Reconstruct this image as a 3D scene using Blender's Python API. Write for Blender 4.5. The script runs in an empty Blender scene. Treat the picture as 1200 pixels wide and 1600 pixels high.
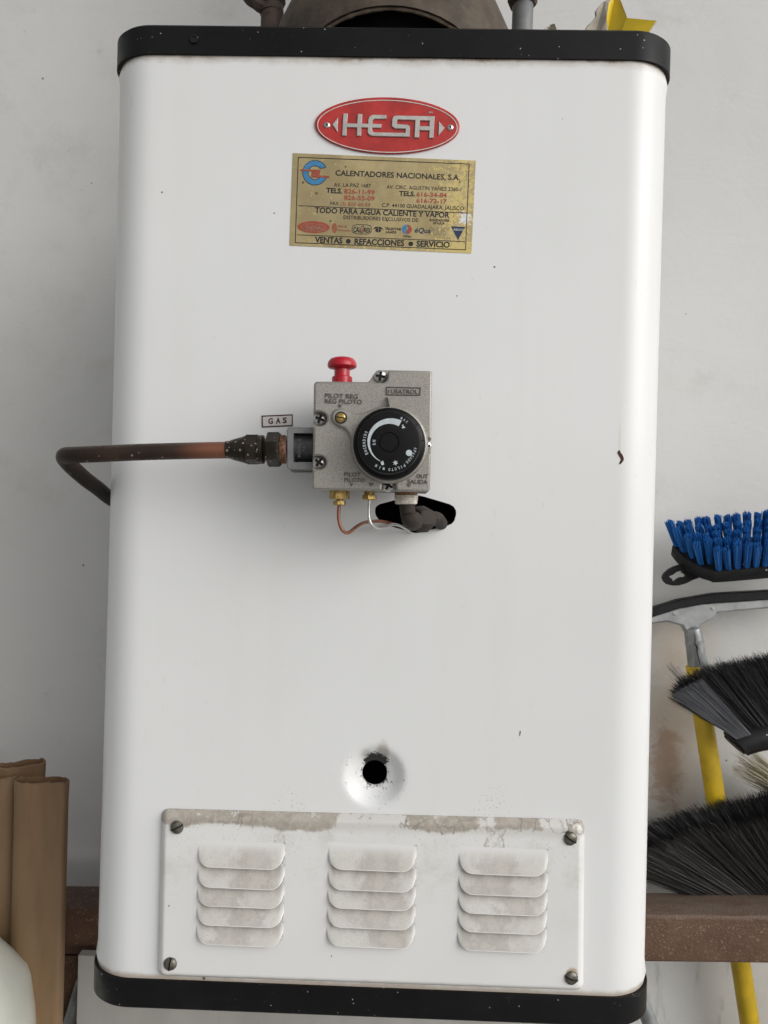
import bpy, bmesh, math, random
from mathutils import Vector, Matrix
R = math.radians
rnd = random.Random(7)
S = bpy.context.scene
COL = S.collection

# ------------------------------------------------------------------ camera
FPX = 1202.0
CAM_LOC = Vector((0.0131, -0.6, 1.2))
ROT = Matrix.Rotation(R(1.25), 3, 'Z') @ Matrix.Rotation(R(90), 3, 'X') @ Matrix.Rotation(R(1.45), 3, 'Z')
cd = bpy.data.cameras.new('camera'); cam = bpy.data.objects.new('camera', cd); COL.objects.link(cam)
cd.sensor_fit = 'VERTICAL'; cd.sensor_height = 34.6; cd.sensor_width = 25.95
cd.lens = FPX / 1600 * 34.6
cd.clip_start = 0.02; cd.clip_end = 200
cam.matrix_world = Matrix.Translation(CAM_LOC) @ ROT.to_4x4()
S.camera = cam

# ------------------------------------------------------------------ light
SUN_DIR = Vector((0.75, -0.56, 0.44)).normalized()     # towards the light
w = bpy.data.worlds.new('World'); S.world = w; w.use_nodes = True
nt = w.node_tree; bg = nt.nodes['Background']
sky = nt.nodes.new('ShaderNodeTexSky'); sky.sky_type = 'NISHITA'; sky.sun_disc = False
sky.sun_elevation = math.asin(SUN_DIR.z); sky.sun_rotation = math.atan2(SUN_DIR.x, SUN_DIR.y)
sky.air_density = 1.0; sky.dust_density = 4.0; sky.ozone_density = 1.0
hs = nt.nodes.new('ShaderNodeHueSaturation'); hs.inputs['Saturation'].default_value = 0.12   # overcast: grey sky
nt.links.new(sky.outputs[0], hs.inputs['Color']); nt.links.new(hs.outputs[0], bg.inputs[0])
bg.inputs[1].default_value = 0.15
sl = bpy.data.lights.new('sun', 'SUN'); so = bpy.data.objects.new('sun', sl); COL.objects.link(so)
sl.energy = 0.8; sl.angle = R(66); sl.color = (1.0, 0.98, 0.96)
so.rotation_euler = SUN_DIR.to_track_quat('Z', 'Y').to_euler(); so.location = SUN_DIR * 5
S.view_settings.view_transform = 'Standard'; S.view_settings.look = 'None'
S.view_settings.gamma = 1; S.view_settings.exposure = -0.24

# ------------------------------------------------------------------ helpers
def F(px, py, Y=0.0):
    """the point at depth Y that lies at this place of the photograph"""
    d = ROT @ Vector(((px - 600) / FPX, (800 - py) / FPX, -1.0))
    return CAM_LOC + d * ((Y - CAM_LOC.y) / d.y)

def crop(x0, y0, s):
    return lambda p: (x0 + p[0] / s, y0 + p[1] / s)

class MB:
    def __init__(s): s.v = []; s.f = []; s.m = []
    def add(s, vs, fs, mi=0):
        o = len(s.v); s.v += [Vector(v) for v in vs]
        for f in fs: s.f.append([i + o for i in f]); s.m.append(mi)
    def tube(s, pts, rad, seg=12, cap=True, mi=0, closed=False):
        pts = [Vector(p) for p in pts]; n = len(pts)
        if not isinstance(rad, (list, tuple)): rad = [rad] * n
        up = None; rings = []
        for i, p in enumerate(pts):
            t = (pts[min(i + 1, n - 1)] - pts[max(i - 1, 0)]).normalized()
            if up is None:
                up = t.cross(Vector((0.31, 0.2, 0.93)))
                if up.length < .1: up = t.cross(Vector((1, 0, 0)))
            up = (up - t * up.dot(t)).normalized(); sd = t.cross(up)
            rings.append([p + (up * math.cos(a) + sd * math.sin(a)) * rad[i] for a in [2 * math.pi * k / seg for k in range(seg)]])
        vs = [v for r in rings for v in r]; fs = []
        for i in range(n - 1):
            for k in range(seg):
                a, b = i * seg + k, i * seg + (k + 1) % seg
                fs.append([a, b, b + seg, a + seg])
        if cap: fs.append(list(range(seg))[::-1]); fs.append([(n - 1) * seg + k for k in range(seg)])
        s.add(vs, fs, mi)
    def lathe(s, c, axis, prof, seg=24, mi=0, phase=0.0):
        """prof: list of (distance along axis, radius)"""
        c = Vector(c); ax = Vector(axis).normalized()
        u = ax.cross(Vector((0, 0, 1)));
        if u.length < .1: u = ax.cross(Vector((1, 0, 0)))
        u.normalize(); v = ax.cross(u); vs = []; fs = []
        for (h, r) in prof:
            for k in range(seg):
                a = 2 * math.pi * k / seg + phase
                vs.append(c + ax * h + (u * math.cos(a) + v * math.sin(a)) * r)
        for i in range(len(prof) - 1):
            for k in range(seg):
                a, b = i * seg + k, i * seg + (k + 1) % seg
                fs.append([a, b, b + seg, a + seg])
        if prof[0][1] > 1e-6: fs.append(list(range(seg))[::-1])
        if prof[-1][1] > 1e-6: fs.append([(len(prof) - 1) * seg + k for k in range(seg)])
        s.add(vs, fs, mi)
    def box(s, c, size, rot=None, mi=0):
        c = Vector(c); hx, hy, hz = [q / 2 for q in size]
        vs = [Vector((x, y, z)) for x in (-hx, hx) for y in (-hy, hy) for z in (-hz, hz)]
        if rot is not None: vs = [rot @ v for v in vs]
        s.add([c + v for v in vs], [[0, 1, 3, 2], [4, 6, 7, 5], [0, 4, 5, 1], [2, 3, 7, 6], [0, 2, 6, 4], [1, 5, 7, 3]], mi)
    def prism(s, outer, holes=(), y0=0.0, y1=0.0, bevels=(), mi=0, back=False, ringfn=None):
        """outline in (x,z); goes from depth y0 to the front y1; bevels: (inset, dy) rings before the front cap"""
        outer = clean(outer)
        if area(outer) < 0: outer = outer[::-1]
        rings = [(outer, y0)]
        bt = sum(b[1] for b in bevels)
        if abs(y1 - y0) > 1e-7:
            y = y1 + bt
            if y < y0 - 1e-7: rings.append((outer, y))
            cur = outer
            tot = 0
            for ins, dy in bevels:
                tot += ins; y -= dy; rings.append((ringfn(tot) if ringfn else offset(outer, -tot), y))
        n = len(outer)
        vs = [Vector((p[0], y, p[1])) for r, y in rings for p in r]; fs = []
        for i in range(len(rings) - 1):
            for k in range(n):
                a, b = i * n + k, i * n + (k + 1) % n
                fs.append([a, b, b + n, a + n])
        s.add(vs, fs, mi)
        hl = []
        for h in holes:
            h = clean(h)
            if area(h) > 0: h = h[::-1]
            m = len(h); yy = rings[-1][1]
            s.add([Vector((p[0], yy, p[1])) for p in h] + [Vector((p[0], y0, p[1])) for p in h],
                  [[k, k + m, (k + 1) % m + m, (k + 1) % m] for k in range(m)], mi)
            hl.append(h)
        s.fill(rings[-1][0], hl, rings[-1][1], mi)
        if back: s.fill(outer, hl, y0, mi, flip=True)
    def fill(s, outer, holes, y, mi=0, flip=False):
        bm = bmesh.new(); es = []
        for loop in [outer] + list(holes):
            vv = [bm.verts.new((p[0], y, p[1])) for p in loop]
            for i in range(len(vv)): es.append(bm.edges.new((vv[i], vv[(i + 1) % len(vv)])))
        bmesh.ops.triangle_fill(bm, use_beauty=True, use_dissolve=False, edges=es, normal=(0, -1, 0))
        bm.verts.index_update(); vs = [v.co.copy() for v in bm.verts]; fs = []
        for f in bm.faces:
            ids = [v.index for v in f.verts]
            ny = f.normal.y
            if (ny > 0) != flip: ids = ids[::-1]
            fs.append(ids)
        s.add(vs, fs, mi); bm.free()

def clean(p):
    o = []
    for q in p:
        q = (q[0], q[-1])
        if not o or (q[0] - o[-1][0]) ** 2 + (q[1] - o[-1][1]) ** 2 > 1e-14: o.append(q)
    if len(o) > 1 and (o[0][0] - o[-1][0]) ** 2 + (o[0][1] - o[-1][1]) ** 2 < 1e-14: o.pop()
    return o
def area(p):
    return sum(p[i][0] * p[(i + 1) % len(p)][1] - p[(i + 1) % len(p)][0] * p[i][1] for i in range(len(p))) / 2
def offset(p, d):
    n = len(p); o = []
    for i in range(n):
        a, b, c = p[i - 1], p[i], p[(i + 1) % n]
        def nrm(q, r):
            dx, dy = r[0] - q[0], r[1] - q[1]; L = math.hypot(dx, dy) or 1; return (dy / L, -dx / L)
        n1, n2 = nrm(a, b), nrm(b, c)
        mx, my = n1[0] + n2[0], n1[1] + n2[1]; L = mx * mx + my * my
        k = 2 / L if L > .35 else 2 / .35
        o.append((b[0] + mx * d * k, b[1] + my * d * k))
    return o
def rounded(pts, r, n=5):
    """round the corners of a polygon"""
    o = []; N = len(pts)
    for i in range(N):
        a, b, c = Vector(pts[i - 1]), Vector(pts[i]), Vector(pts[(i + 1) % N])
        rr = r[i] if isinstance(r, (list, tuple)) else r
        if rr <= 0: o.append(tuple(b)); continue
        da, dc = (a - b), (c - b)
        rr = min(rr, da.length * .49, dc.length * .49)
        p0, p1 = b + da.normalized() * rr, b + dc.normalized() * rr
        for k in range(n + 1):
            t = k / n; o.append(tuple(p0 * (1 - t) ** 2 + b * 2 * t * (1 - t) + p1 * t * t))
    return o
def circ(c, r, n=24, a0=0, a1=360):
    full = abs(a1 - a0) >= 360
    return [(c[0] + r * math.cos(R(a0 + (a1 - a0) * k / (n if full else n - 1))), c[1] + r * math.sin(R(a0 + (a1 - a0) * k / (n if full else n - 1)))) for k in range(n)]
def onplane(pts, Y):
    return [(q.x, q.z) for q in (F(p[0], p[1], Y) for p in pts)]
def smoothpath(pts, n=6):
    P = [Vector(p) for p in pts]; o = []
    for i in range(len(P) - 1):
        p0, p1, p2, p3 = P[max(i - 1, 0)], P[i], P[i + 1], P[min(i + 2, len(P) - 1)]
        for k in range(n):
            t = k / n
            o.append(.5 * ((2 * p1) + (p2 - p0) * t + (2 * p0 - 5 * p1 + 4 * p2 - p3) * t * t + (3 * p1 - p0 - 3 * p2 + p3) * t ** 3))
    o.append(P[-1]); return o

def thing(name, label, cat, loc, group=None):
    o = bpy.data.objects.new(name, None); COL.objects.link(o); o.location = loc
    o.empty_display_size = .02
    o['label'] = label; o['category'] = cat
    if group: o['group'] = group
    o['_w'] = list(loc)
    return o
def obj(name, mb, mats, parent=None, label=None, smooth=35, kind=None, world=True, loc=(0, 0, 0)):
    me = bpy.data.meshes.new(name)
    off = Vector(parent['_w']) if (parent is not None and world) else Vector(loc)
    me.from_pydata([v - off for v in mb.v], [], mb.f)
    if not isinstance(mats, (list, tuple)): mats = [mats]
    for m in mats: me.materials.append(m)
    me.polygons.foreach_set('material_index', mb.m)
    if smooth:
        me.polygons.foreach_set('use_smooth', [True] * len(me.polygons))
        me.set_sharp_from_angle(angle=R(smooth))
    me.update()
    o = bpy.data.objects.new(name, me); COL.objects.link(o)
    if parent is not None: o.parent = parent; o['_w'] = parent['_w']
    else: o.location = loc; o['_w'] = list(loc)
    if label: o['label'] = label
    if kind: o['kind'] = kind
    return o
def place(o, parent, pos, rot=None, scale=None):
    """o's mesh is local; put it at a world position under its parent"""
    o.location = Vector(pos) - Vector(parent['_w'])
    if rot is not None: o.rotation_euler = rot
    if scale is not None: o.scale = scale
def copy_to(src, parent, pos, rot=None, scale=None):
    c = src.copy(); COL.objects.link(c); c.parent = parent; place(c, parent, pos, rot, scale); return c

# ------------------------------------------------------------------ text
_tc = {}
def tmesh(s, bold=0.0):
    k = (s, bold)
    if k in _tc: return _tc[k]
    cu = bpy.data.curves.new('text', 'FONT'); cu.body = s; cu.size = 1; cu.offset = bold; cu.resolution_u = 3
    o = bpy.data.objects.new('text', cu); COL.objects.link(o)
    dg = bpy.context.evaluated_depsgraph_get(); ev = o.evaluated_get(dg); me = ev.to_mesh()
    vs = [(v.co.x, v.co.y) for v in me.vertices]; fs = [list(p.vertices) for p in me.polygons]
    ev.to_mesh_clear(); bpy.data.objects.remove(o); bpy.data.curves.remove(cu)
    xs = [v[0] for v in vs]; r = (vs, fs, min(xs), max(xs)); _tc[k] = r
    return r
CAPH = 0.69
def text(mb, s, p0, p1, h, Y, bold=0.0, depth=0.0, italic=0.0, mi=0):
    """lettering between two pixel points of the baseline, h = cap height in pixels, on the plane Y"""
    vs, fs, x0, x1 = tmesh(s, bold); p0, p1 = Vector(p0), Vector(p1)
    u = (p1 - p0) / (x1 - x0); d = (p1 - p0).normalized(); up = Vector((d.y, -d.x)) * (h / CAPH)
    def m(v, yy):
        q = p0 + u * (v[0] - x0 + italic * v[1]) + up * v[1]
        return F(q.x, q.y, yy)
    n = len(vs)
    # keep faces turned towards the viewer
    def face(f, o=0): return [i + o for i in f]
    if depth <= 0:
        mb.add([m(v, Y) for v in vs], [face(f) for f in fs], mi)
    else:
        cnt = {}
        for f in fs:
            for i in range(len(f)):
                e = (f[i], f[(i + 1) % len(f)]); cnt[e] = cnt.get(e, 0) + 1
        side = [[a, b, b + n, a + n] for (a, b) in cnt if (b, a) not in cnt]
        mb.add([m(v, Y - depth) for v in vs] + [m(v, Y + .0005) for v in vs], [face(f) for f in fs] + [q[::-1] for q in side], mi)
def ring_text(mb, s, c, r, a0, a1, h, Y, bold=.02):
    """clockwise lettering, tops outward; angles in degrees, mathematical sense, a0 -> a1 (a1 < a0)"""
    n = len(s)
    for i, ch in enumerate(s):
        a = R(a0 + (a1 - a0) * (i / max(n - 1, 1)))
        out = Vector((math.cos(a), -math.sin(a))); tan = Vector((math.sin(a), math.cos(a)))
        b = Vector(c) + out * r; wd = h * (.62 if ch not in 'I1' else .2)
        text(mb, ch, b - tan * wd / 2, b + tan * wd / 2, h, Y, bold)

# ------------------------------------------------------------------ node materials
class N:
    def __init__(s, name):
        s.mat = bpy.data.materials.new(name); s.mat.use_nodes = True; s.t = s.mat.node_tree
        s.b = s.t.nodes['Principled BSDF']; s._oc = None
    def n(s, k, **kw):
        q = s.t.nodes.new(k)
        for a, v in kw.items(): setattr(q, a, v)
        return q
    def set(s, sock, v):
        i = s.b.inputs[sock]
        if hasattr(v, 'is_output'): s.t.links.new(v, i)
        else: i.default_value = v if not (isinstance(v, tuple) and len(v) == 3) else (*v, 1)
        return s
    def co(s, which='Object'):
        if s._oc is None: s._oc = s.n('ShaderNodeTexCoord')
        return s._oc.outputs[which]
    def inp(s, node, name, v):
        i = node.inputs[name]
        if hasattr(v, 'is_output'): s.t.links.new(v, i)
        else: i.default_value = v if not (isinstance(v, tuple) and len(v) == 3 and len(i.default_value) == 4) else (*v, 1)
    def mapc(s, vec, scale=(1, 1, 1), loc=(0, 0, 0), rot=(0, 0, 0)):
        q = s.n('ShaderNodeMapping'); s.inp(q, 'Vector', vec); q.inputs['Scale'].default_value = scale
        q.inputs['Location'].default_value = loc; q.inputs['Rotation'].default_value = rot
        return q.outputs[0]
    def noise(s, scale, detail=4, rough=.55, vec=None, dist=0.0):
        q = s.n('ShaderNodeTexNoise'); s.inp(q, 'Vector', vec if vec is not None else s.co())
        q.inputs['Scale'].default_value = scale; q.inputs['Detail'].default_value = detail; q.inputs['Roughness'].default_value = rough
        q.inputs['Distortion'].default_value = dist
        return q.outputs['Fac']
    def math(s, op, a, b=0.0, c=None, clamp=False):
        q = s.n('ShaderNodeMath', operation=op, use_clamp=clamp)
        for i, v in enumerate((a, b, c)):
            if v is None: continue
            if hasattr(v, 'is_output'): s.t.links.new(v, q.inputs[i])
            else: q.inputs[i].default_value = v
        return q.outputs[0]
    def step(s, x, a, b, o0=0.0, o1=1.0):
        q = s.n('ShaderNodeMapRange'); q.interpolation_type = 'SMOOTHSTEP'
        s.inp(q, 'Value', x); s.inp(q, 'From Min', a); s.inp(q, 'From Max', b); s.inp(q, 'To Min', o0); s.inp(q, 'To Max', o1)
        return q.outputs[0]
    def mix(s, fac, a, b):
        q = s.n('ShaderNodeMix', data_type='RGBA')
        for i, v in ((0, fac), (6, a), (7, b)):
            if hasattr(v, 'is_output'): s.t.links.new(v, q.inputs[i])
            else: q.inputs[i].default_value = (*v, 1) if isinstance(v, tuple) and len(v) == 3 else v
        return q.outputs[2]
    def xyz(s, vec=None):
        q = s.n('ShaderNodeSeparateXYZ'); s.inp(q, 'Vector', vec if vec is not None else s.co()); return q.outputs
    def specks(s, scale, r=.12, dens=.3, vec=None):
        q = s.n('ShaderNodeTexVoronoi'); s.inp(q, 'Vector', vec if vec is not None else s.co()); q.inputs['Scale'].default_value = scale
        c = s.n('ShaderNodeSeparateColor'); s.t.links.new(q.outputs['Color'], c.inputs[0])
        on = s.math('LESS_THAN', c.outputs[0], dens)
        rr = s.math('MULTIPLY', c.outputs[1], r)
        return s.math('MULTIPLY', on, s.math('LESS_THAN', q.outputs['Distance'], rr))
    def dist2(s, cx, cz, sx=1.0, sz=1.0):
        o = s.xyz(); a = s.math('MULTIPLY', s.math('SUBTRACT', o[0], cx), sx); b = s.math('MULTIPLY', s.math('SUBTRACT', o[2], cz), sz)
        return s.math('SQRT', s.math('ADD', s.math('MULTIPLY', a, a), s.math('MULTIPLY', b, b)))
    def bump(s, h, strength=.3, dist=.001):
        q = s.n('ShaderNodeBump'); q.inputs['Strength'].default_value = strength; q.inputs['Distance'].default_value = dist
        s.t.links.new(h, q.inputs['Height']); s.t.links.new(q.outputs[0], s.b.inputs['Normal']); return s
def simple(name, col, rough=.5, metal=0.0, var=.15, scale=60, bump=0.0, bscale=300, spec=.5, dust=None, dustc=(.35, .32, .27)):
    m = N(name); f = m.noise(scale, 5, .6)
    c = m.mix(m.step(f, .3, .7), tuple(q * (1 - var) for q in col), tuple(min(1, q * (1 + var)) for q in col))
    if dust is not None:
        k = m.specks(dust[0], dust[1], dust[2]); c = m.mix(k, c, dustc)
    m.set('Base Color', c).set('Roughness', m.step(m.noise(scale * 1.7, 4), .3, .7, max(0, rough - .08), min(1, rough + .1))).set('Metallic', metal)
    m.b.inputs['Specular IOR Level'].default_value = spec
    if bump: m.bump(m.noise(bscale, 5, .6), bump, .001)
    return m.mat

# ------------------------------------------------------------------ overall measures
XC = F(593.7, 820, .026).x; HW = (F(1013, 1400, .026).x - F(152.5, 1400, .026).x) / 2 - .0001
Z_TB1, Z_TB0 = F(613, 39.5, -.003).z, F(613, 87, -.003).z        # top band upper / lower edge
Z_BB1, Z_BB0 = F(580, 1546, -.003).z, F(580, 1593, -.003).z    # bottom band
DEPTH = .31; WALL_Y = .385
ORG = Vector((XC, 0, Z_BB0))
def L(p): return (p.x - ORG.x, p.z - ORG.z)                       # heater-local x,z
DIM = F(585, 1211, .004); DIMC = (DIM.x, DIM.z)

# ------------------------------------------------------------------ materials
def mat_wall():
    m = N('wall_paint')
    big = m.noise(2.2, 5, .6); fine = m.noise(14, 6, .65)
    c = m.mix(m.step(big, .3, .7), (.575, .572, .556), (.63, .627, .614))
    c = m.mix(m.step(fine, .52, .75, 0, .35), c, (.43, .42, .39))
    pt = m.noise(5, 7, .7, dist=1.2); c = m.mix(m.step(pt, .5, .56, 0, .22), c, (.63, .62, .60))
    c = m.mix(m.math('MULTIPLY', m.step(m.noise(55, 6, .75), .6, .72, 0, .4), m.step(m.noise(3.5, 3), .5, .62)), c, (.36, .35, .32))
    st = F(1050, 1165, WALL_Y)
    d = m.dist2(st.x, st.z, 1 / .045, 1 / .15)
    d = m.math('ADD', d, m.math('MULTIPLY', m.math('SUBTRACT', m.noise(16, 6, .7, dist=.6), .5), 1.6))
    c = m.mix(m.step(d, 1.25, .1, 0, .55), c, (.40, .285, .185))
    s2 = F(1040, 1200, WALL_Y); d2 = m.dist2(s2.x, s2.z, 1 / .028, 1 / .075)
    d2 = m.math('ADD', d2, m.math('MULTIPLY', m.math('SUBTRACT', m.noise(34, 6, .75, dist=1.0), .5), 2.4))
    c = m.mix(m.step(d2, .95, .3, 0, .6), c, (.30, .175, .105))
    s3 = F(1060, 1000, WALL_Y); d3 = m.dist2(s3.x, s3.z, 1 / .06, 1 / .05)
    c = m.mix(m.step(d3, 1.1, .2, 0, .45), c, (.42, .33, .22))
    c = m.mix(m.specks(30, .08, .16), c, (.2, .19, .165))
    zz = m.xyz()[2]; low = m.step(zz, F(600, 1400, WALL_Y).z, F(600, 1560, WALL_Y).z)
    sk = m.noise(40, 5, .6, vec=m.mapc(m.co(), (1, 1, .22)))
    c = m.mix(m.math('MULTIPLY', low, m.step(sk, .52, .66, 0, .7)), c, (.30, .29, .26))
    c = m.mix(m.math('MULTIPLY', low, m.specks(60, .13, .4)), c, (.10, .10, .09))
    m.set('Base Color', c).set('Roughness', .62)
    h = m.math('ADD', m.math('MULTIPLY', m.noise(18, 5, .6), .7), m.math('MULTIPLY', m.noise(160, 4, .6), .25))
    h = m.math('SUBTRACT', h, m.math('MULTIPLY', m.specks(26, .13, .35), .6))
    h = m.math('ADD', h, m.math('MULTIPLY', m.noise(9, 5, .65, vec=m.mapc(m.co(), (1, 1, 2.6), rot=(0, .5, 0)), dist=.8), .9)); m.bump(h, .17, .004); return m.mat
def mat_enamel():
    m = N('white_enamel'); o = m.xyz()
    c = m.mix(m.step(m.noise(5, 4), .3, .7), (.745, .752, .752), (.765, .77, .768))
    st = m.noise(34, 5, .65, vec=m.mapc(m.co(), (1, 1, .06)))
    c = m.mix(m.step(st, .4, .85, 0, .11), c, (.60, .585, .54))
    c = m.mix(m.step(m.noise(3.2, 2, .5), .35, .8, 0, .2), c, (.63, .62, .585))
    sm = m.math('MULTIPLY', m.step(m.noise(260, 3, .6, vec=m.mapc(m.co(), (1, 1, .35), rot=(0, .5, 0))), .66, .72), m.step(m.noise(6, 3, .6), .35, .8))
    c = m.mix(m.math('MULTIPLY', sm, .4), c, (.46, .44, .40))
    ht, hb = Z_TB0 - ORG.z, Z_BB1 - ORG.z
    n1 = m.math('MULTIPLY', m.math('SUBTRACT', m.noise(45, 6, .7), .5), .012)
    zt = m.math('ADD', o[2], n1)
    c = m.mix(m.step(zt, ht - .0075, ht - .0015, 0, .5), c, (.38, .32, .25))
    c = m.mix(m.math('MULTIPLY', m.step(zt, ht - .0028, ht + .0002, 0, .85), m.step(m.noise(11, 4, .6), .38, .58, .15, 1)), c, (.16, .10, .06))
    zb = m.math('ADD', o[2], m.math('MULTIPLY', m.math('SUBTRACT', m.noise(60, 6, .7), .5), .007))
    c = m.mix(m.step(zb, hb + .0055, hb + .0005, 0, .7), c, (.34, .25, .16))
    # fine grime on the flanks of the round corners
    ax = m.math('ABSOLUTE', o[0])
    c = m.mix(m.math('MULTIPLY', m.step(ax, HW - .004, HW + .001), m.step(m.noise(9, 4, .6), .4, .7, 0, .35)), c, (.5, .45, .36))
    # soot round the sight hole
    dx, dz = DIM.x - ORG.x, DIM.z - ORG.z
    nn = m.math('MULTIPLY', m.math('SUBTRACT', m.noise(260, 6, .75), .5), .012)
    ds = m.math('ADD', m.dist2(dx + .0005, dz + .0105, 1, 1.35), nn)
    ds2 = m.math('ADD', m.dist2(dx + .0062, dz + .0185, 1.5, .8), m.math('MULTIPLY', nn, .6))
    c = m.mix(m.step(ds2, .0105, .003, 0, .6), c, (.30, .255, .2))
    ds3 = m.math('ADD', m.dist2(dx - .007, dz + .0155, 1.3, 1), m.math('MULTIPLY', nn, .6))
    c = m.mix(m.step(ds3, .008, .002, 0, .45), c, (.25, .23, .2))
    dr = m.dist2(dx, dz)
    band = m.math('MULTIPLY', m.step(dr, .0095, .0105), m.step(dr, .022, .012))
    c = m.mix(m.math('MULTIPLY', band, m.step(m.noise(330, 5, .7), .56, .66, 0, .75)), c, (.13, .10, .075))
    c = m.mix(m.step(m.math('ADD', ds, m.math('MULTIPLY', nn, .5)), .0105, .0080, 0, .99), c, (.008, .007, .007))
    lw = m.math('MULTIPLY', m.step(dr, .0128, .0104), m.step(m.noise(240, 5, .7), .50, .56))
    c = m.mix(m.math('MULTIPLY', lw, .85), c, (.03, .022, .016))
    ring = m.math('MULTIPLY', m.step(dr, .0205, .0235), m.step(dr, .0285, .0245))
    c = m.mix(m.math('MULTIPLY', ring, m.step(m.noise(420, 4, .7), .63, .68)), c, (.06, .05, .04))
    # faint dusty runs above the vent plate and scattered specks
    c = m.mix(m.specks(38, .05, .22), c, (.11, .10, .09))
    c = m.mix(m.specks(90, .07, .06), c, (.2, .18, .16))
    for px in (452, 770):
        q = L(F(px, 1262)); d = m.math('ADD', m.dist2(q[0], q[1], 1 / .022, 1 / .03), 0)
        c = m.mix(m.math('MULTIPLY', m.step(d, 1, .2), m.step(m.noise(520, 4, .6), .58, .66, 0, .6)), c, (.33, .29, .24))
    q = L(F(968, 690)); d = m.dist2(q[0], q[1], 1 / .0016, 1 / .02)
    c = m.mix(m.step(d, 1, .3, 0, .35), c, (.62, .56, .40))
    m.set('Base Color', c).set('Roughness', m.math('ADD', m.step(m.noise(7, 2, .5), .3, .7, .31, .37), m.step(dr, .024, .018, 0, .15)))
    m.b.inputs['Specular IOR Level'].default_value = .55
    hh = m.math('ADD', m.noise(6, 2, .5), m.math('MULTIPLY', m.noise(90, 3, .5), .03)); m.bump(hh, .10, .004); return m.mat
def mat_vent():
    m = N('vent_enamel'); o = m.xyz()
    c = m.mix(m.step(m.noise(8, 4), .3, .7), (.72, .72, .705), (.76, .755, .74))
    ga = m.n('ShaderNodeSeparateXYZ'); m.t.links.new(m.co('Generated'), ga.inputs[0]); gz = ga.outputs[2]
    n = m.noise(30, 7, .72, dist=.5)
    edge = m.math('ADD', m.math('ADD', gz, m.math('MULTIPLY', m.math('SUBTRACT', n, .5), .13)), m.math('MULTIPLY', m.math('SUBTRACT', m.noise(11, 3, .5), .5), .16))
    def win(pa, pb):
        xa, xb = L(F(pa, 1275))[0], L(F(pb, 1275))[0]
        return m.math('MULTIPLY', m.step(o[0], xa - .03, xa + .022), m.step(o[0], xb + .03, xb - .022))
    wins = m.math('SUBTRACT', m.math('MULTIPLY', m.math('MAXIMUM', win(258, 492), win(645, 838)), .13), .06)
    dirt = m.math('MULTIPLY', m.step(edge, .905, .925), m.step(m.math('ADD', m.noise(20, 7, .72, vec=m.mapc(m.co(), (1, 1, .8), (.3, 0, .1))), wins), .43, .475))
    dc = m.mix(m.step(m.noise(200, 6, .7), .35, .65), (.19, .145, .10), (.35, .285, .22))
    c = m.mix(m.math('MULTIPLY', dirt, .85), c, dc)
    vk = m.n('ShaderNodeTexVoronoi', feature='DISTANCE_TO_EDGE'); dvv = m.n('ShaderNodeVectorMath', operation='ADD'); nz_ = m.n('ShaderNodeTexNoise'); nz_.inputs['Scale'].default_value = 60; nz_.inputs['Detail'].default_value = 4; m.inp(nz_, 'Vector', m.co())
    sc_ = m.n('ShaderNodeVectorMath', operation='SCALE'); m.inp(sc_, 0, nz_.outputs['Color']); sc_.inputs['Scale'].default_value = .02; m.inp(dvv, 0, m.co()); m.inp(dvv, 1, sc_.outputs[0]); m.inp(vk, 'Vector', dvv.outputs[0]); vk.inputs['Scale'].default_value = 75
    ck = m.step(vk.outputs['Distance'], .05, .015)
    c = m.mix(m.math('MULTIPLY', m.math('MULTIPLY', ck, m.step(edge, .895, .91)), m.step(m.noise(18, 3), .5, .6, 0, .8)), c, (.10, .075, .055))
    for (px, y0, y1, wd_) in ((440, 1285, 1342, .0045), (772, 1288, 1345, .009)):
        q0, q1 = L(F(px, y0)), L(F(px, y1)); dxx = m.math('ABSOLUTE', m.math('ADD', m.math('SUBTRACT', o[0], q0[0]), m.math('MULTIPLY', m.math('SUBTRACT', m.noise(70, 5, .7), .5), .016)))
        run = m.math('MULTIPLY', m.step(dxx, wd_, wd_ * .75), m.math('MULTIPLY', m.step(o[2], q1[1] - .004, q1[1] + .004), m.step(o[2], q0[1] + .006, q0[1])))
        rim_ = m.math('MULTIPLY', m.math('MULTIPLY', run, m.step(dxx, wd_ * .55, wd_ * .8)), m.step(m.noise(200, 3), .42, .55))
        c = m.mix(m.math('MULTIPLY', run, m.step(m.noise(330, 4, .6), .45, .62, 0, .45)), c, (.42, .385, .33))
        c = m.mix(m.math('MULTIPLY', rim_, .6), c, (.22, .18, .14))
    c = m.mix(m.step(m.math('ADD', gz, m.math('MULTIPLY', m.math('SUBTRACT', m.noise(40, 5), .5), .05)), .885, .94, 0, .4), c, (.46, .435, .385))
    # drip lines and grey bloom
    bl = m.math('MULTIPLY', m.step(m.noise(22, 6, .7), .48, .7, 0, .55), m.step(gz, .2, .75))
    c = m.mix(bl, c, (.57, .55, .50))
    c = m.mix(m.math('MULTIPLY', m.step(m.noise(600, 3, .6), .62, .68, 0, .35), m.step(gz, .3, .95)), c, (.33, .29, .24))
    lowr = m.math('ADD', gz, m.math('MULTIPLY', m.math('SUBTRACT', m.noise(90, 5), .5), .05))
    c = m.mix(m.step(lowr, .05, .0, 0, .5), c, (.35, .31, .25))
    # soot flake above one screw and rust marks around screws
    for (px, py, r, col) in ((889, 1304, .0042, (.015, .013, .012)), (272, 1501, .003, (.05, .045, .04)), (893, 1520, .0055, (.45, .36, .24))):
        q = L(F(px, py, -.005)); d = m.math('ADD', m.dist2(q[0], q[1]), m.math('MULTIPLY', m.math('SUBTRACT', m.noise(500, 4), .5), .006))
        c = m.mix(m.step(d, r, r * .6), c, col)
    c = m.mix(m.specks(70, .08, .12), c, (.15, .13, .11))
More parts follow.
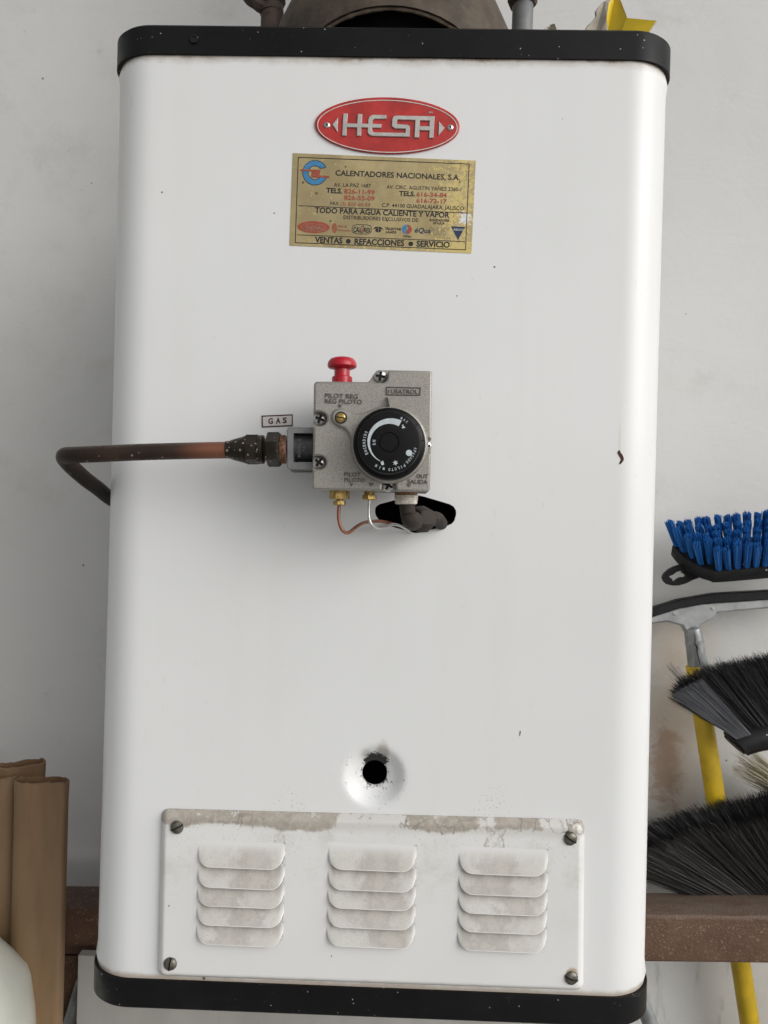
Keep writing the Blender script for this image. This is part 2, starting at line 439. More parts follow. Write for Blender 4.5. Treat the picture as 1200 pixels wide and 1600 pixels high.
    m.set('Base Color', c).set('Roughness', m.step(dirt, 0, 1, .3, .85))
    h = m.math('ADD', m.math('MULTIPLY', dirt, m.noise(300, 5, .7)), m.math('MULTIPLY', m.noise(30, 3), .12))
    m.bump(h, .5, .0012); return m.mat
def mat_louvre(top=False):
    m = N('louvre_dust')
    ga = m.n('ShaderNodeSeparateXYZ'); m.t.links.new(m.co('Generated'), ga.inputs[0]); gz = ga.outputs[2]; gx = ga.outputs[0]
    oi = m.n('ShaderNodeObjectInfo'); rn = oi.outputs['Random']
    off = m.n('ShaderNodeCombineXYZ'); m.inp(off, 'X', m.math('MULTIPLY', rn, 3.1)); m.inp(off, 'Z', m.math('MULTIPLY', rn, 7.7))
    va = m.n('ShaderNodeVectorMath', operation='ADD'); m.inp(va, 0, m.co()); m.inp(va, 1, off.outputs[0]); vec = va.outputs[0]
    base = (.74, .735, .72)
    runs = m.noise(120, 5, .65, vec=m.mapc(vec, (1, 1, .12)))
    grey = m.step(m.noise(30, 6, .6, vec=vec), .25, .7, .38, .72)
    fade = m.step(gz, .95, .35) if top else m.step(gz, 1.0, .94)
    fade = m.math('MULTIPLY', fade, m.math('MULTIPLY', m.step(gx, .0, .07), m.step(gx, 1.0, .93)))
    fade = m.math('MULTIPLY', fade, m.step(gz, .02, .16))
    grey = m.math('MULTIPLY', grey, fade)
    c = m.mix(grey, base, (.46, .435, .385))
    c = m.mix(m.math('MULTIPLY', fade, m.step(m.math('ADD', gz, m.math('MULTIPLY', m.math('SUBTRACT', runs, .5), .9)), .45, .95, 0, .6)), c, (.29, .26, .215))
    c = m.mix(m.math('MULTIPLY', fade, m.step(runs, .6, .72, 0, .35)), c, (.62, .6, .56))
    # water-run blotch in the middle of each column
    gxd = m.math('ABSOLUTE', m.math('SUBTRACT', gx, m.math('ADD', .3, m.math('MULTIPLY', rn, .5))))
    k = m.math('ADD', gxd, m.math('MULTIPLY', m.math('SUBTRACT', m.noise(110, 6, .7, vec=vec), .5), .75))
    c = m.mix(m.math('MULTIPLY', fade, m.step(k, .30, .12, 0, .42)), c, (.31, .28, .245))
    c = m.mix(m.math('MULTIPLY', fade, m.step(k, .10, .03, 0, .55)), c, (.56, .53, .48))
    c = m.mix(m.math('MULTIPLY', fade, m.step(m.noise(900, 3, vec=vec), .58, .66, 0, .3)), c, (.28, .24, .2))
    m.set('Base Color', c).set('Roughness', .6)
    m.bump(m.noise(700, 3), .15, .0006); return m.mat
def mat_band():
    m = N('black_band'); c = m.mix(m.step(m.noise(9, 5, .6), .35, .7), (.006, .006, .0065), (.011, .011, .0115))
    c = m.mix(m.step(m.noise(50, 6, .75), .62, .85, 0, .2), c, (.07, .067, .06))
    m.b.inputs['Specular IOR Level'].default_value = .15
    c = m.mix(m.math('MULTIPLY', m.step(m.noise(70, 5, .75, vec=m.mapc(m.co(), (.35, .35, 1.2), rot=(0, .4, 0))), .63, .72), m.step(m.noise(8, 3), .5, .62, 0, .4)), c, (.12, .12, .115))
    c = m.mix(m.specks(170, .12, .32), c, (.36, .35, .33))
    c = m.mix(m.specks(300, .13, .15), c, (.2, .195, .18))
    m.set('Base Color', c).set('Roughness', m.step(m.noise(40, 5), .3, .7, .34, .5)).bump(m.noise(120, 4), .1, .001); return m.mat
def mat_castalu():
    m = N('cast_aluminium')
    c = m.mix(m.noise(25, 5, .6), (.34, .322, .29), (.44, .417, .38))
    c = m.mix(m.step(m.noise(1500, 2, .5), .45, .62, 0, .5), c, (.17, .16, .142))
    c = m.mix(m.step(m.noise(1900, 2, .5), .6, .68, 0, .6), c, (.55, .53, .48))
    m.set('Base Color', c).set('Metallic', .45).set('Roughness', .46)
    m.bump(m.noise(1300, 3, .6), .3, .0006); return m.mat
def mat_gold():
    m = N('tarnished_gold_foil'); ga = m.n('ShaderNodeSeparateXYZ'); m.t.links.new(m.co('Generated'), ga.inputs[0]); gx, gz = ga.outputs[0], ga.outputs[2]
    c = m.mix(m.step(m.noise(38, 6, .65), .32, .68), (.38, .30, .14), (.53, .43, .225))
    c = m.mix(m.step(m.noise(9, 3), .42, .62, 0, .5), c, (.29, .235, .135))
    c = m.mix(m.specks(180, .2, .10), c, (.16, .12, .06))
    fl = m.math('ADD', m.math('MULTIPLY', m.step(gx, .70, .93, 0, .17), m.step(gx, 1.04, .93, .5, 1)), m.math('MULTIPLY', m.step(gz, .16, .0), m.step(gx, .1, .9, .10, .14)))
    fl = m.math('ADD', fl, m.math('MULTIPLY', m.math('SUBTRACT', m.noise(45, 3), .5), .2))
    fl = m.math('GREATER_THAN', m.math('ADD', fl, m.noise(330, 4, .7, dist=.3)), .655)
    c = m.mix(fl, c, (.62, .49, .19))
    wh = m.math('ADD', m.dist2(*L(F(727, 342)), 1 / .006, 1 / .0055), m.math('MULTIPLY', m.math('SUBTRACT', m.noise(500, 4, .6), .5), 3))
    c = m.mix(m.step(wh, .9, .6), c, (.72, .72, .7))
    m.set('Base Color', c).set('Metallic', .35).set('Roughness', .42).bump(fl, .2, .0003); return m.mat
def mat_copper(name, a, b, rough=.5):
    m = N(name); c = m.mix(m.step(m.noise(30, 6, .65), .35, .7), a, b)
    d = m.dist2(-.004, .003, 1 / .022, 1 / .02)
    c = m.mix(m.step(m.math('ADD', d, m.math('MULTIPLY', m.noise(60, 5), .5)), 1.9, .3, 0, .75), c, (.31, .12, .068))
    c = m.mix(m.specks(230, .26, .5), c, (.33, .29, .23))
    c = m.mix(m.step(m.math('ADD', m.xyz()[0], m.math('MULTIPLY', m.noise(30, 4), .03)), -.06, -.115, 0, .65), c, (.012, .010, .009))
    geo = m.n('ShaderNodeNewGeometry'); nz = m.xyz(geo.outputs['Normal'])[2]
    c = m.mix(m.math('MULTIPLY', m.step(nz, .35, .95, 0, .5), m.step(m.noise(90, 5, .7), .3, .6)), c, (.13, .11, .09))
    m.set('Base Color', c).set('Metallic', .45).set('Roughness', rough).bump(m.noise(200, 4), .1, .0005); return m.mat
def mat_beam():
    m = N('brown_rusty_paint'); c = m.mix(m.step(m.noise(18, 6, .65), .35, .68), (.085, .043, .026), (.13, .07, .042))
    v = m.n('ShaderNodeTexVoronoi'); m.inp(v, 'Vector', m.co()); v.inputs['Scale'].default_value = 330
    c = m.mix(m.math('MULTIPLY', m.step(v.outputs['Distance'], .5, .15), m.step(m.noise(120, 3, .6), .42, .68, 0, .75)), c, (.29, .205, .135))
    geo = m.n('ShaderNodeNewGeometry'); nz = m.xyz(geo.outputs['Normal'])[2]
    c = m.mix(m.math('MULTIPLY', m.math('MULTIPLY', m.step(nz, .5, .9), m.step(m.xyz()[0], -.1, .1)), m.step(m.noise(60, 6, .7, vec=m.mapc(m.co(), (.3, 1, 1))), .3, .65, .3, .85)), c, (.17, .135, .11))
    c = m.mix(m.specks(110, .15, .10), c, (.45, .42, .37))
    c = m.mix(m.step(m.noise(14, 5, .7), .66, .74, 0, .7), c, (.22, .085, .055))
    m.set('Base Color', c).set('Roughness', .55).bump(m.math('SUBTRACT', 1, v.outputs['Distance']), .22, .0015); return m.mat
def mat_cardboard():
    m = N('brown_tube_board'); o = m.xyz()
    c = m.mix(m.step(m.noise(20, 5, .6, vec=m.mapc(m.co(), (2.5, 2.5, .35))), .3, .7), (.19, .115, .057), (.24, .15, .078))
    c = m.mix(m.step(m.noise(9, 4, .6), .5, .75, 0, .6), c, (.18, .092, .05))
    c = m.mix(m.specks(85, .1, .1), c, (.07, .04, .02))
    m.set('Base Color', c).set('Roughness', .5).bump(m.noise(60, 5, vec=m.mapc(m.co(), (3, 3, .2))), .15, .001); return m.mat
def mat_strand(name, a, b):
    m = N(name); ga = m.n('ShaderNodeNewGeometry'); r = ga.outputs['Random Per Island']
    m.set('Base Color', m.mix(r, a, b)).set('Roughness', .5); return m.mat
def mat_rust(name, a, b, c3):
    m = N(name); c = m.mix(m.step(m.noise(28, 6, .7), .35, .65), a, b)
    c = m.mix(m.step(m.noise(9, 6, .7, dist=.6), .5, .7, 0, .7), c, c3)
    m.set('Base Color', c).set('Roughness', .75).set('Metallic', .15).bump(m.noise(160, 6, .7), .3, .0015); return m.mat
def mat_chrome(name, col, rough): return simple(name, col, rough, .9, .12, 400)

def mat_board():
    m = N('stained_board'); c = m.mix(m.step(m.noise(12, 6, .6, vec=m.mapc(m.co(), (1, 1, .3))), .3, .7), (.33, .32, .295), (.42, .405, .38))
    c = m.mix(m.step(m.noise(50, 6, .7, vec=m.mapc(m.co(), (1, 1, .15))), .55, .75, 0, .5), c, (.32, .295, .25))
    c = m.mix(m.specks(90, .12, .25), c, (.16, .15, .13))
    m.set('Base Color', c).set('Roughness', .6).bump(m.noise(90, 5), .15, .001); return m.mat
STAINB = mat_board()
WALL = mat_wall(); ENAMEL = mat_enamel(); VENT = mat_vent(); LOUVRE = mat_louvre(); LOUVRET = mat_louvre(True); BAND = mat_band(); ALU = mat_castalu(); GOLD = mat_gold()
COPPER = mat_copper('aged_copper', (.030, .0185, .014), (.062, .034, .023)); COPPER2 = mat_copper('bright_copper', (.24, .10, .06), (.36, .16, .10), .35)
BEAM = mat_beam(); BOARD = mat_cardboard()
LIP = simple('white_lip', (.74, .735, .715), .35, 0, .06, 90)
CONC = simple('grey_concrete', (.36, .355, .34), .8, 0, .15, 6, .2, 40)
RED = simple('red_badge_enamel', (.42, .032, .028), .32, 0, .18, 60, spec=.45, dust=(160, .08, .1), dustc=(.5, .3, .27))
SILVER = simple('raised_silver', (.50, .485, .455), .45, .5, .12, 200)
PALE = simple('pale_line', (.62, .57, .53), .5, .2, .1, 300)
INK = simple('black_ink', (.012, .011, .013), .5, 0, .3, 900)
INKR = simple('red_ink', (.33, .065, .035), .5, 0, .2, 900)
INKRF = simple('faded_red_ink', (.30, .10, .05), .5, 0, .2, 900)
INKB = simple('blue_ink', (.045, .20, .40), .5, 0, .15, 500)
INKN = simple('navy_ink', (.012, .03, .07), .5, 0, .2, 700)
INKG = simple('worn_grey_ink', (.23, .19, .12), .5, 0, .25, 900)
INKW = simple('pale_ink', (.55, .56, .55), .5, 0, .15, 900)
WHITEPL = simple('label_white', (.64, .61, .59), .45, 0, .06, 200)
MAROON = simple('dark_red_ink', (.06, .012, .014), .5, 0, .3, 900)
BLACKPL = simple('black_plastic', (.005, .005, .0055), .42, 0, .3, 60, .08, 900, .2, dust=(260, .07, .06))
DIALW = simple('dial_print', (.50, .55, .58), .5, 0, .08, 400)
REDPL = simple('red_plastic', (.43, .006, .020), .33, 0, .1, 60, dust=(300, .08, .08), dustc=(.6, .2, .2))
BRASS = simple('brass', (.42, .29, .10), .34, .8, .35, 250)
OLDBRASS = simple('dark_brass', (.022, .017, .012), .42, .5, .5, 60, .1, 300, dust=(330, .30, .7), dustc=(.36, .33, .26))
STEEL = mat_chrome('zinc_screw', (.62, .61, .59), .25); DARKRELIEF = simple('dark_relief', (.085, .075, .062), .8, 0, .3, 900); DARKSLOT = simple('dark_recess', (.02, .019, .018), .7)
DULLSTEEL = simple('dull_screw', (.17, .16, .135), .42, .75, .35, 300, .1, 900)
INLET = simple('inlet_casting', (.21, .212, .215), .5, .35, .2, 70, .25, 1100); INLETD = simple('inlet_dark', (.085, .087, .09), .45, .3, .3, 200)
TAPE = simple('white_thread_tape', (.58, .55, .48), .6, 0, .25, 300, .3, 600); SEAL = simple('orange_sealant', (.24, .125, .075), .6, 0, .5, 400, .4, 700)
ALTUBE = simple('aluminium_tube', (.58, .58, .57), .35, .7, .1, 200)
BROWNPIPE = mat_rust('brown_fitting', (.020, .016, .013), (.042, .033, .027), (.07, .045, .03))
HOOD = mat_rust('dusty_hood', (.048, .036, .026), (.10, .078, .056), (.075, .048, .032)); HOODRIM = simple('dusty_rim', (.19, .15, .11), .9, 0, .3, 120, .5, 300)
RUSTDK = mat_rust('dark_rust', (.04, .028, .022), (.085, .058, .045), (.06, .04, .03))
GALV = simple('galvanised', (.30, .315, .315), .45, .55, .3, 40, .1, 200, dust=(120, .1, .1)); PIPEG = simple('grey_pipe', (.17, .178, .178), .6, .1, .25, 50, .1, 200)
YEL = simple('yellow_paint', (.60, .40, .014), .42, 0, .14, 30, .1, 250, dust=(120, .06, .1), dustc=(.3, .2, .05)); YELCARD = simple('yellow_card', (.74, .53, .02), .5, 0, .1, 30)
TORN = simple('torn_board', (.50, .45, .37), .9, 0, .2, 60, .5, 300)
BLUE = mat_strand('blue_bristle', (.004, .08, .32), (.03, .22, .6)); BLKSTR = mat_strand('black_bristle', (.004, .004, .0045), (.016, .016, .018))
GRYSTR = mat_strand('grey_bristle', (.05, .052, .06), (.13, .135, .15)); DUSTSTR = mat_strand('dusty_bristle', (.005, .005, .005), (.03, .026, .022)); STRAW = mat_strand('straw_bristle', (.28, .25, .16), (.5, .46, .33))
RUBBER = simple('black_rubber', (.010, .010, .011), .5, 0, .3, 50, .1, 300, .25, dust=(130, .25, .12), dustc=(.38, .38, .37)); ALBAR = simple('cast_bracket', (.33, .335, .335), .45, .5, .2, 40, .15, 200)
PALEPL = simple('pale_plastic', (.60, .61, .545), .38, 0, .06, 14); CHIP = simple('rusty_chip', (.055, .021, .010), .8, 0, .5, 500, .5, 900)

# ------------------------------------------------------------------ the setting
def structure(name, mb, mat, label):
    o = obj(name, mb, mat, smooth=0); o['kind'] = 'structure'; o['label'] = label; return o
b = MB(); b.box((0, WALL_Y + .1, 1.5), (7, .2, 3.0)); structure('wall', b, WALL, 'dirty white painted wall behind the water heater')
b = MB(); b.box((0, -40, -.05), (160, 160, .1)); structure('ground', b, CONC, 'grey concrete ground under the heater stand')

# ------------------------------------------------------------------ water heater
H = thing('water_heater', 'tall white enamel water heater with black bands and a grey gas valve', 'water heater', ORG)
# casing
A_, B_ = .038, .036
xf = HW - A_
holeC = crop(480, 750, 4.8)
hole_px = [(510, 212), (522, 194), (545, 180), (660, 150), (812, 118), (840, 116), (875, 124), (1065, 180), (1098, 198), (1116, 228), (1118, 258), (1104, 305), (1085, 328), (1050, 344), (835, 396), (808, 398), (780, 391), (625, 347), (540, 300), (516, 270), (508, 240)]
hole = onplane([holeC(p) for p in hole_px], 0.0)
ringd = circ(DIMC, .030, 40); zt, zb = Z_TB1 - .004, Z_BB0 + .004
b = MB(); e = xf - .004
b.fill([(XC - e, zb), (XC + e, zb), (XC + e, zt), (XC - e, zt)], [hole, ringd], 0)
hh = clean(hole); hh = hh if area(hh) < 0 else hh[::-1]; n = len(hh)
b.add([(p[0], 0, p[1]) for p in hh] + [(p[0], .0015, p[1]) for p in hh], [[k, k + n, (k + 1) % n + n, (k + 1) % n] for k in range(n)])
prof = [(.030, 0), (.027, 0), (.0245, .0002), (.0225, .0011), (.0195, .0036), (.0165, .0062), (.0135, .0078), (.0112, .0086), (.0101, .0092), (.0098, .0112)]
vs = [(DIMC[0] + r * math.cos(2 * math.pi * k / 40), y, DIMC[1] + r * math.sin(2 * math.pi * k / 40)) for r, y in prof for k in range(40)]
b.add(vs, [[i * 40 + k, (i + 1) * 40 + k, (i + 1) * 40 + (k + 1) % 40, i * 40 + (k + 1) % 40] for i in range(len(prof) - 1) for k in range(40)])
def outline(a, bb, out=0.0, nseg=14):
    """front-to-back half outline of the right side (x offset from centre, y)"""
    x0 = HW + out - a
    return [(x0 + a * math.sin(t), -out + bb * (1 - math.cos(t))) for t in [math.pi / 2 * k / nseg for k in range(nseg + 1)]]
side = [(e, 0)] + outline(A_, B_) + [(HW, DEPTH - .01), (HW - .01, DEPTH)]
for sg in (1, -1):
    # a slightly rolled shoulder where the sheet goes under the bands
    zz = [zt, Z_TB0 - .0005, Z_TB0 - .006, Z_TB0 - .014] + [Z_TB0 - .014 - (Z_TB0 - Z_BB1 - .03) * k / 14 for k in range(1, 14)] + [Z_BB1 + .016, Z_BB1 + .006, Z_BB1 + .0005, zb]
    oo = [-.0006, -.0006, .0008, -.0004] + [-.0009 * math.sin(math.pi * min(1, (k / 14) * 1.05)) - .0004 * (1 - k / 14) for k in range(1, 14)] + [0, .0014, 0.0, 0]
    vs = []
    for z, o_ in zip(zz, oo):
        for i, (x, y) in enumerate(side):
            k = min(1, max(0, (x - xf) / A_))
            vs.append((XC + sg * (x + o_ * k), y, z))
    m_ = len(side); fs = []
    for r in range(len(zz) - 1):
        for i in range(m_ - 1):
            q = [r * m_ + i, (r + 1) * m_ + i, (r + 1) * m_ + i + 1, r * m_ + i + 1]
            fs.append(q if sg > 0 else q[::-1])
    b.add(vs, fs)
b.add([(XC + HW - .01, DEPTH, zb), (XC - HW + .01, DEPTH, zb), (XC - HW + .01, DEPTH, zt), (XC + HW - .01, DEPTH, zt)], [[0, 1, 2, 3]])
casing = obj('casing', b, ENAMEL, H, smooth=50)
# weld and inner tank
bm = bmesh.new(); bm.from_mesh(casing.data); bmesh.ops.remove_doubles(bm, verts=bm.verts, dist=1e-5); bm.to_mesh(casing.data); bm.free()
casing.data.set_sharp_from_angle(angle=R(50))
b = MB(); b.lathe((XC, .17, Z_BB0 + .01), (0, 0, 1), [(0, .08), (.72, .08)], 20); obj('tank', b, simple('dark_tank', (.02, .018, .016), .9), H)

def band(name, z0, z1, closed_top):
    full = outline(.0375, .0355, .0018, 14)
    full = [(XC - x, y) for x, y in full][::-1][:0] + [(XC + x, y) for x, y in full] + [(XC + HW + .0018, DEPTH + .0018)]
    left = [(2 * XC - x, y) for x, y in full][::-1]
    loop = left + full
    mb = MB(); m_ = len(loop); bv = .0018
    ins = lambda d: offset([(p[0], -p[1]) for p in loop], -d if area([(p[0], -p[1]) for p in loop]) > 0 else d)
    l0 = [(p[0], p[1]) for p in loop]; li = [(p[0], -p[1]) for p in ins(bv)]; lt = [(p[0], -p[1]) for p in ins(.0026)]
    rings = [(lt, z0), (l0, z0), (l0, z1 - bv), (li, z1 - .0003), (li, z1)] if closed_top else [(li, z0), (l0, z0 + bv), (l0, z1), (lt, z1)]
    vs = [(p[0], p[1], z) for r, z in rings for p in r]
    fs = [[i * m_ + k, i * m_ + (k + 1) % m_, (i + 1) * m_ + (k + 1) % m_, (i + 1) * m_ + k] for i in range(len(rings) - 1) for k in range(m_)]
    if closed_top: fs.append([(len(rings) - 1) * m_ + k for k in range(m_)])
    else: fs.append(list(range(m_))[::-1])
    mb.add(vs, fs); return obj(name, mb, BAND, H, smooth=50)
tb = band('top_band', Z_TB0, Z_TB1, True); bb_ = band('bottom_band', Z_BB0, Z_BB1, False)
tb['label'] = 'black band round the top'; bb_['label'] = 'scuffed black band round the bottom'
p = F(303, 61, -.003); b = MB(); b.lathe((p.x, -.0028, p.z), (0, -1, 0), [(0, .0031), (.0006, .0031), (.0006, .0022), (-.0004, .0021)], 20)
o = obj('rivet_hole', b, [RUBBER], tb)
for chips in (((968, 706, .0010, .0024), (970, 714, .0011, .0028), (967, 721, .0010, .0018)), ((813, 1146, .0004, .002),)):
    b = MB(); pl = []; pr_ = []
    if len(chips) > 1:      # one bent scar
        for (px, py, hw_) in ((967.5, 704, .0004), (967.5, 707, .0009), (969.5, 711, .0011), (971.5, 716, .0010), (972, 719, .0009), (970, 723, .0009), (968, 725.5, .0004)):
            q = F(px, py); pl.append((q.x - hw_ * 1.5 * rnd.uniform(.7, 1.3), q.z)); pr_.append((q.x + hw_ * 1.5 * rnd.uniform(.7, 1.3), q.z + .0002))
    else:
        q = F(813, 1142); pl = [(q.x - .0002, q.z), (q.x - .0006, q.z - .002), (q.x - .0006, q.z - .004)]; pr_ = [(q.x + .0003, q.z), (q.x + .0002, q.z - .002), (q.x - .0002, q.z - .004)]
    b.prism(pl + pr_[::-1], y0=0.0, y1=-.0002); obj('paint_chip', b, CHIP, H, smooth=0)

# badge -------------------------------------------------------------
C1 = crop(440, 130, 3.75)
def ell(c, rx, ry, n=56, tilt=0, pw=2.0):
    o = []
    for k in range(n):
        t = 2 * math.pi * k / n; ct, st = math.cos(t), math.sin(t)
        x = rx * math.copysign(abs(ct) ** (2 / pw), ct); y = ry * math.copysign(abs(st) ** (2 / pw), st)
        o.append((c[0] + x * math.cos(tilt) - y * math.sin(tilt), c[1] + x * math.sin(tilt) + y * math.cos(tilt)))
    return o
bt = R(1.3); bc = (620, 253)
b = MB(); b.prism(onplane([C1(p) for p in ell(bc, 424, 165, tilt=bt)], 0), y0=-.0001, y1=-.0018, bevels=((.0006, .0004), (.0004, .0001)))
badge = obj('badge', b, RED, H, 'red oval maker badge with raised silver letters')
b = MB(); b.prism(onplane([C1(p) for p in ell(bc, 412, 155, tilt=bt)], -.0018), [onplane([C1(p) for p in ell(bc, 407, 150, tilt=bt)], -.0018)], y0=-.0017, y1=-.00205)
obj('border_line', b, PALE, badge)
hesa = [(362, 180), (388, 181), (384, 238), (443, 240), (447, 183), (473, 184), (470, 240), (507, 241), (508, 217), (516, 198), (535, 188), (615, 190), (613, 213), (545, 212), (533, 222), (532, 241), (585, 243), (583, 266), (531, 265), (531, 283), (538, 291), (725, 294), (727, 271), (665, 269), (652, 262), (646, 250), (648, 215), (655, 200), (668, 193), (897, 197), (889, 325), (863, 324), (866, 281), (808, 279), (805, 323), (778, 322), (783, 220), (680, 217), (676, 222), (676, 243), (735, 246), (748, 252), (752, 262), (750, 318), (530, 313), (512, 305), (504, 290), (506, 264), (468, 263), (466, 313), (441, 312), (443, 263), (382, 261), (380, 312), (355, 311)]
b = MB(); b.prism(onplane([C1(p) for p in hesa], -.0018), [onplane([C1(p) for p in ((811, 221), (868, 222), (867, 257), (809, 256))], -.0018)], y0=-.0016, y1=-.0030, bevels=((.00025, .0003),))
text(b, 'MR', C1((864, 176)), C1((888, 176)), 2.6, -.0020, .01)
obj('lettering', b, SILVER, badge)
for tri in (((298, 245), (331, 203), (328, 289)), ((955, 265), (921, 226), (919, 308))):
    b = MB(); b.prism(onplane([C1(p) for p in tri], -.0018), y0=-.0016, y1=-.0028, bevels=((.0003, .0003),)); obj('arrow_mark', b, SILVER, badge)
for c in ((266, 247), (988, 260)):
    q = F(*C1(c), -.0018); b = MB(); b.lathe(q, (0, -1, 0), [(0, .0024), (.0006, .0023), (.0011, .0016), (.0012, .0009), (.0004, .0007)], 20)
    b.lathe(q, (0, -1, 0), [(.0005, .0008), (.00051, .0)], 10, mi=1); obj('rivet', b, [STEEL, DARKSLOT], badge)

# sticker -----------------------------------------------------------
b = MB(); stk = [(66, 410), (1138, 455), (1112, 998), (46, 952)]
b.prism(onplane([C1(p) for p in stk], 0), y0=-.00005, y1=-.0003); sticker = obj('sticker', b, GOLD, H, 'gold foil dealer sticker worn bright along its right side', smooth=0)
YS = -.00045
def quadline(mb, p, q, wpx, Y, mi=0):
    p, q = Vector(p), Vector(q); d = (q - p).normalized(); nn = Vector((-d.y, d.x)) * wpx / 2
    mb.add([F(*(p + nn), Y), F(*(p - nn), Y), F(*(q - nn), Y), F(*(q + nn), Y)], [[0, 1, 2, 3]], mi)
b = MB(); cn = [(98, 434), (1099, 473), (1078, 976), (80, 934)]
for i in range(4): quadline(b, C1(cn[i]), C1(cn[(i + 1) % 4]), 1.15, YS)
quadline(b, C1((96, 717)), C1((1085, 760)), 1.0, YS); quadline(b, C1((90, 888)), C1((1074, 928)), 1.0, YS)
obj('border_line', b, INK, sticker, smooth=0)
K = MB(); RD = MB(); RF = MB()
def T(mb, s, x0, y0, x1, y1, h, bold=.0, it=0.0): text(mb, s, C1((x0, y0)), C1((x1, y1)), h / 3.75, YS, bold, italic=it)
T(K, 'CALENTADORES NACIONALES, S.A.', 315, 540, 1045, 568, 31, .018)
T(K, 'AV. LA PAZ 1687', 306, 605, 523, 611, 21, .004)
T(K, 'TELS.', 261, 641, 355, 646, 28, .03)
T(RD, '826-11-99', 366, 645, 545, 652, 26, .022)
T(RD, '826-55-09', 365, 682, 545, 688, 25, .022)
T(K, 'FAX', 286, 713, 335, 715, 20, .008); T(RF, '(3) 825-60-59', 343, 716, 520, 723, 20, .012)
T(K, 'AV. CIRC. AGUSTIN YAÑEZ 2360-1', 615, 617, 1052, 633, 21, .004)
T(K, 'TELS.', 688, 658, 782, 663, 27, .03)
obj('lettering', RD, INKR, sticker, 'red phone numbers in the first column', smooth=0); RD = MB()
T(RD, '616-34-84', 790, 663, 968, 669, 25, .022)
T(RD, '616-72-17', 790, 699, 968, 704, 24, .022)
T(K, 'C.P. 44100 GUADALAJARA, JALISCO', 588, 724, 1068, 744, 22, .006)
T(K, 'TODO PARA AGUA CALIENTE Y VAPOR', 195, 758, 984, 788, 31, .022)
T(K, 'DISTRIBUIDORES EXCLUSIVOS DE:', 363, 795, 804, 813, 21, .006)
T(K, 'SUAVIZADORES', 866, 807, 980, 812, 13, .03, .15); T(K, 'DE AGUA', 888, 825, 954, 828, 13, .03, .15)
T(K, 'VENTAS', 195, 933, 356, 938, 33, .03); T(K, 'REFACCIONES', 427, 943, 718, 953, 33, .03); T(K, 'SERVICIO', 790, 956, 985, 963, 33, .03)
for c in ((391, 926), (757, 941)): b2 = onplane([C1(p) for p in circ(c, 14, 20)], YS); K.fill(b2, [], YS)
T(K, 'CALOREX'[:3], 421, 872, 462, 873, 30, .03); T(K, 'REX', 485, 874, 522, 875, 27, .03)
T(K, 'TELEDYNE', 606, 858, 700, 862, 13, .03); T(K, 'LAARS', 610, 878, 672, 880, 13, .03)
T(K, 'OPSA', 711, 902, 760, 904, 11, .03)
obj('lettering', K, INK, sticker, smooth=0); obj('lettering', RD, INKR, sticker, 'red phone numbers in the second column', smooth=0)
obj('lettering', RF, INKRF, sticker, 'faded red fax number', smooth=0); RF = MB()
T(RF, 'Bell &', 332, 843, 382, 846, 12, .02); T(RF, 'Gossett', 332, 866, 402, 868, 11, .02)
RF.fill(onplane([C1(p) for p in ell((310, 848), 15, 29, 20)], YS), [], YS)
obj('small_mark', RF, INKRF, sticker, 'faded round mark with two short words', smooth=0)
# round dealer emblem
b = MB(); ec = (196, 524)
arc_o = circ(ec, 72, 40, 22, 326); arc_i = circ(ec, 40, 40, 326, 40)
arc_o = [(ec[0] + 72 * math.cos(R(a)), ec[1] + 72 * math.sin(R(a))) for a in [22 + (334 - 22) * k / 40 for k in range(41)]]
arc_i = [(ec[0] + 40 * math.cos(R(a)), ec[1] + 40 * math.sin(R(a))) for a in [322 - (322 - 38) * k / 40 for k in range(41)]]
b.fill(onplane([C1(p) for p in arc_o + arc_i], YS), [], YS); obj('emblem', b, INKB, sticker, smooth=0)
b = MB(); loop = [C1(p) for p in arc_o + arc_i]
for i in range(len(loop)): quadline(b, loop[i], loop[(i + 1) % len(loop)], .8, YS - .0001)
obj('emblem_outline', b, INK, sticker, smooth=0)
b = MB(); b.fill(onplane([C1(p) for p in ((110, 503), (178, 506), (228, 508), (222, 540), (280, 543), (278, 554), (200, 551), (172, 549), (180, 515), (111, 513))], YS - .0002), [], YS - .0002); obj('emblem_bar', b, INKR, sticker, smooth=0)
b = MB(); quadline(b, C1((193, 512)), C1((188, 547)), 1.2, YS - .0003); quadline(b, C1((193, 512)), C1((205, 545)), 1.2, YS - .0003); obj('emblem_letter', b, INKRF, sticker, smooth=0)
# little trade marks
b = MB(); b.fill(onplane([C1(p) for p in ell((187, 843), 95, 35, tilt=R(1.5))], YS), [], YS); obj('oval_mark', b, INKR, sticker, smooth=0)
b = MB(); hx = [(112, 842), (135, 823), (238, 827), (262, 848), (238, 868), (135, 864)]
for i in range(6): quadline(b, C1(hx[i]), C1(hx[(i + 1) % 6]), .7, YS - .0001)
text(b, '(HESA)', C1((137, 855)), C1((240, 859)), 5.6, YS - .0001, .01); obj('lettering', b, INKG, sticker, 'small worn lettering on the red oval mark', smooth=0)
b = MB(); fr = rounded([(415, 836), (440, 828), (505, 830), (526, 838), (524, 874), (503, 884), (436, 882), (413, 872)], 6, 3)
for i in range(len(fr)): quadline(b, C1(fr[i]), C1(fr[(i + 1) % len(fr)]), .9, YS)
fl = ell((473, 856), 10, 20, 20, R(10))
for i in range(20): quadline(b, C1(fl[i]), C1(fl[(i + 1) % 20]), .9, YS)
quadline(b, C1((470, 874)), C1((462, 886)), .9, YS); obj('shield_mark', b, INK, sticker, smooth=0)
b = MB(); b.fill(onplane([C1(p) for p in ell((474, 860), 5, 11, 14, R(10))], YS), [], YS); obj('flame_mark', b, INKR, sticker, smooth=0)
b = MB()
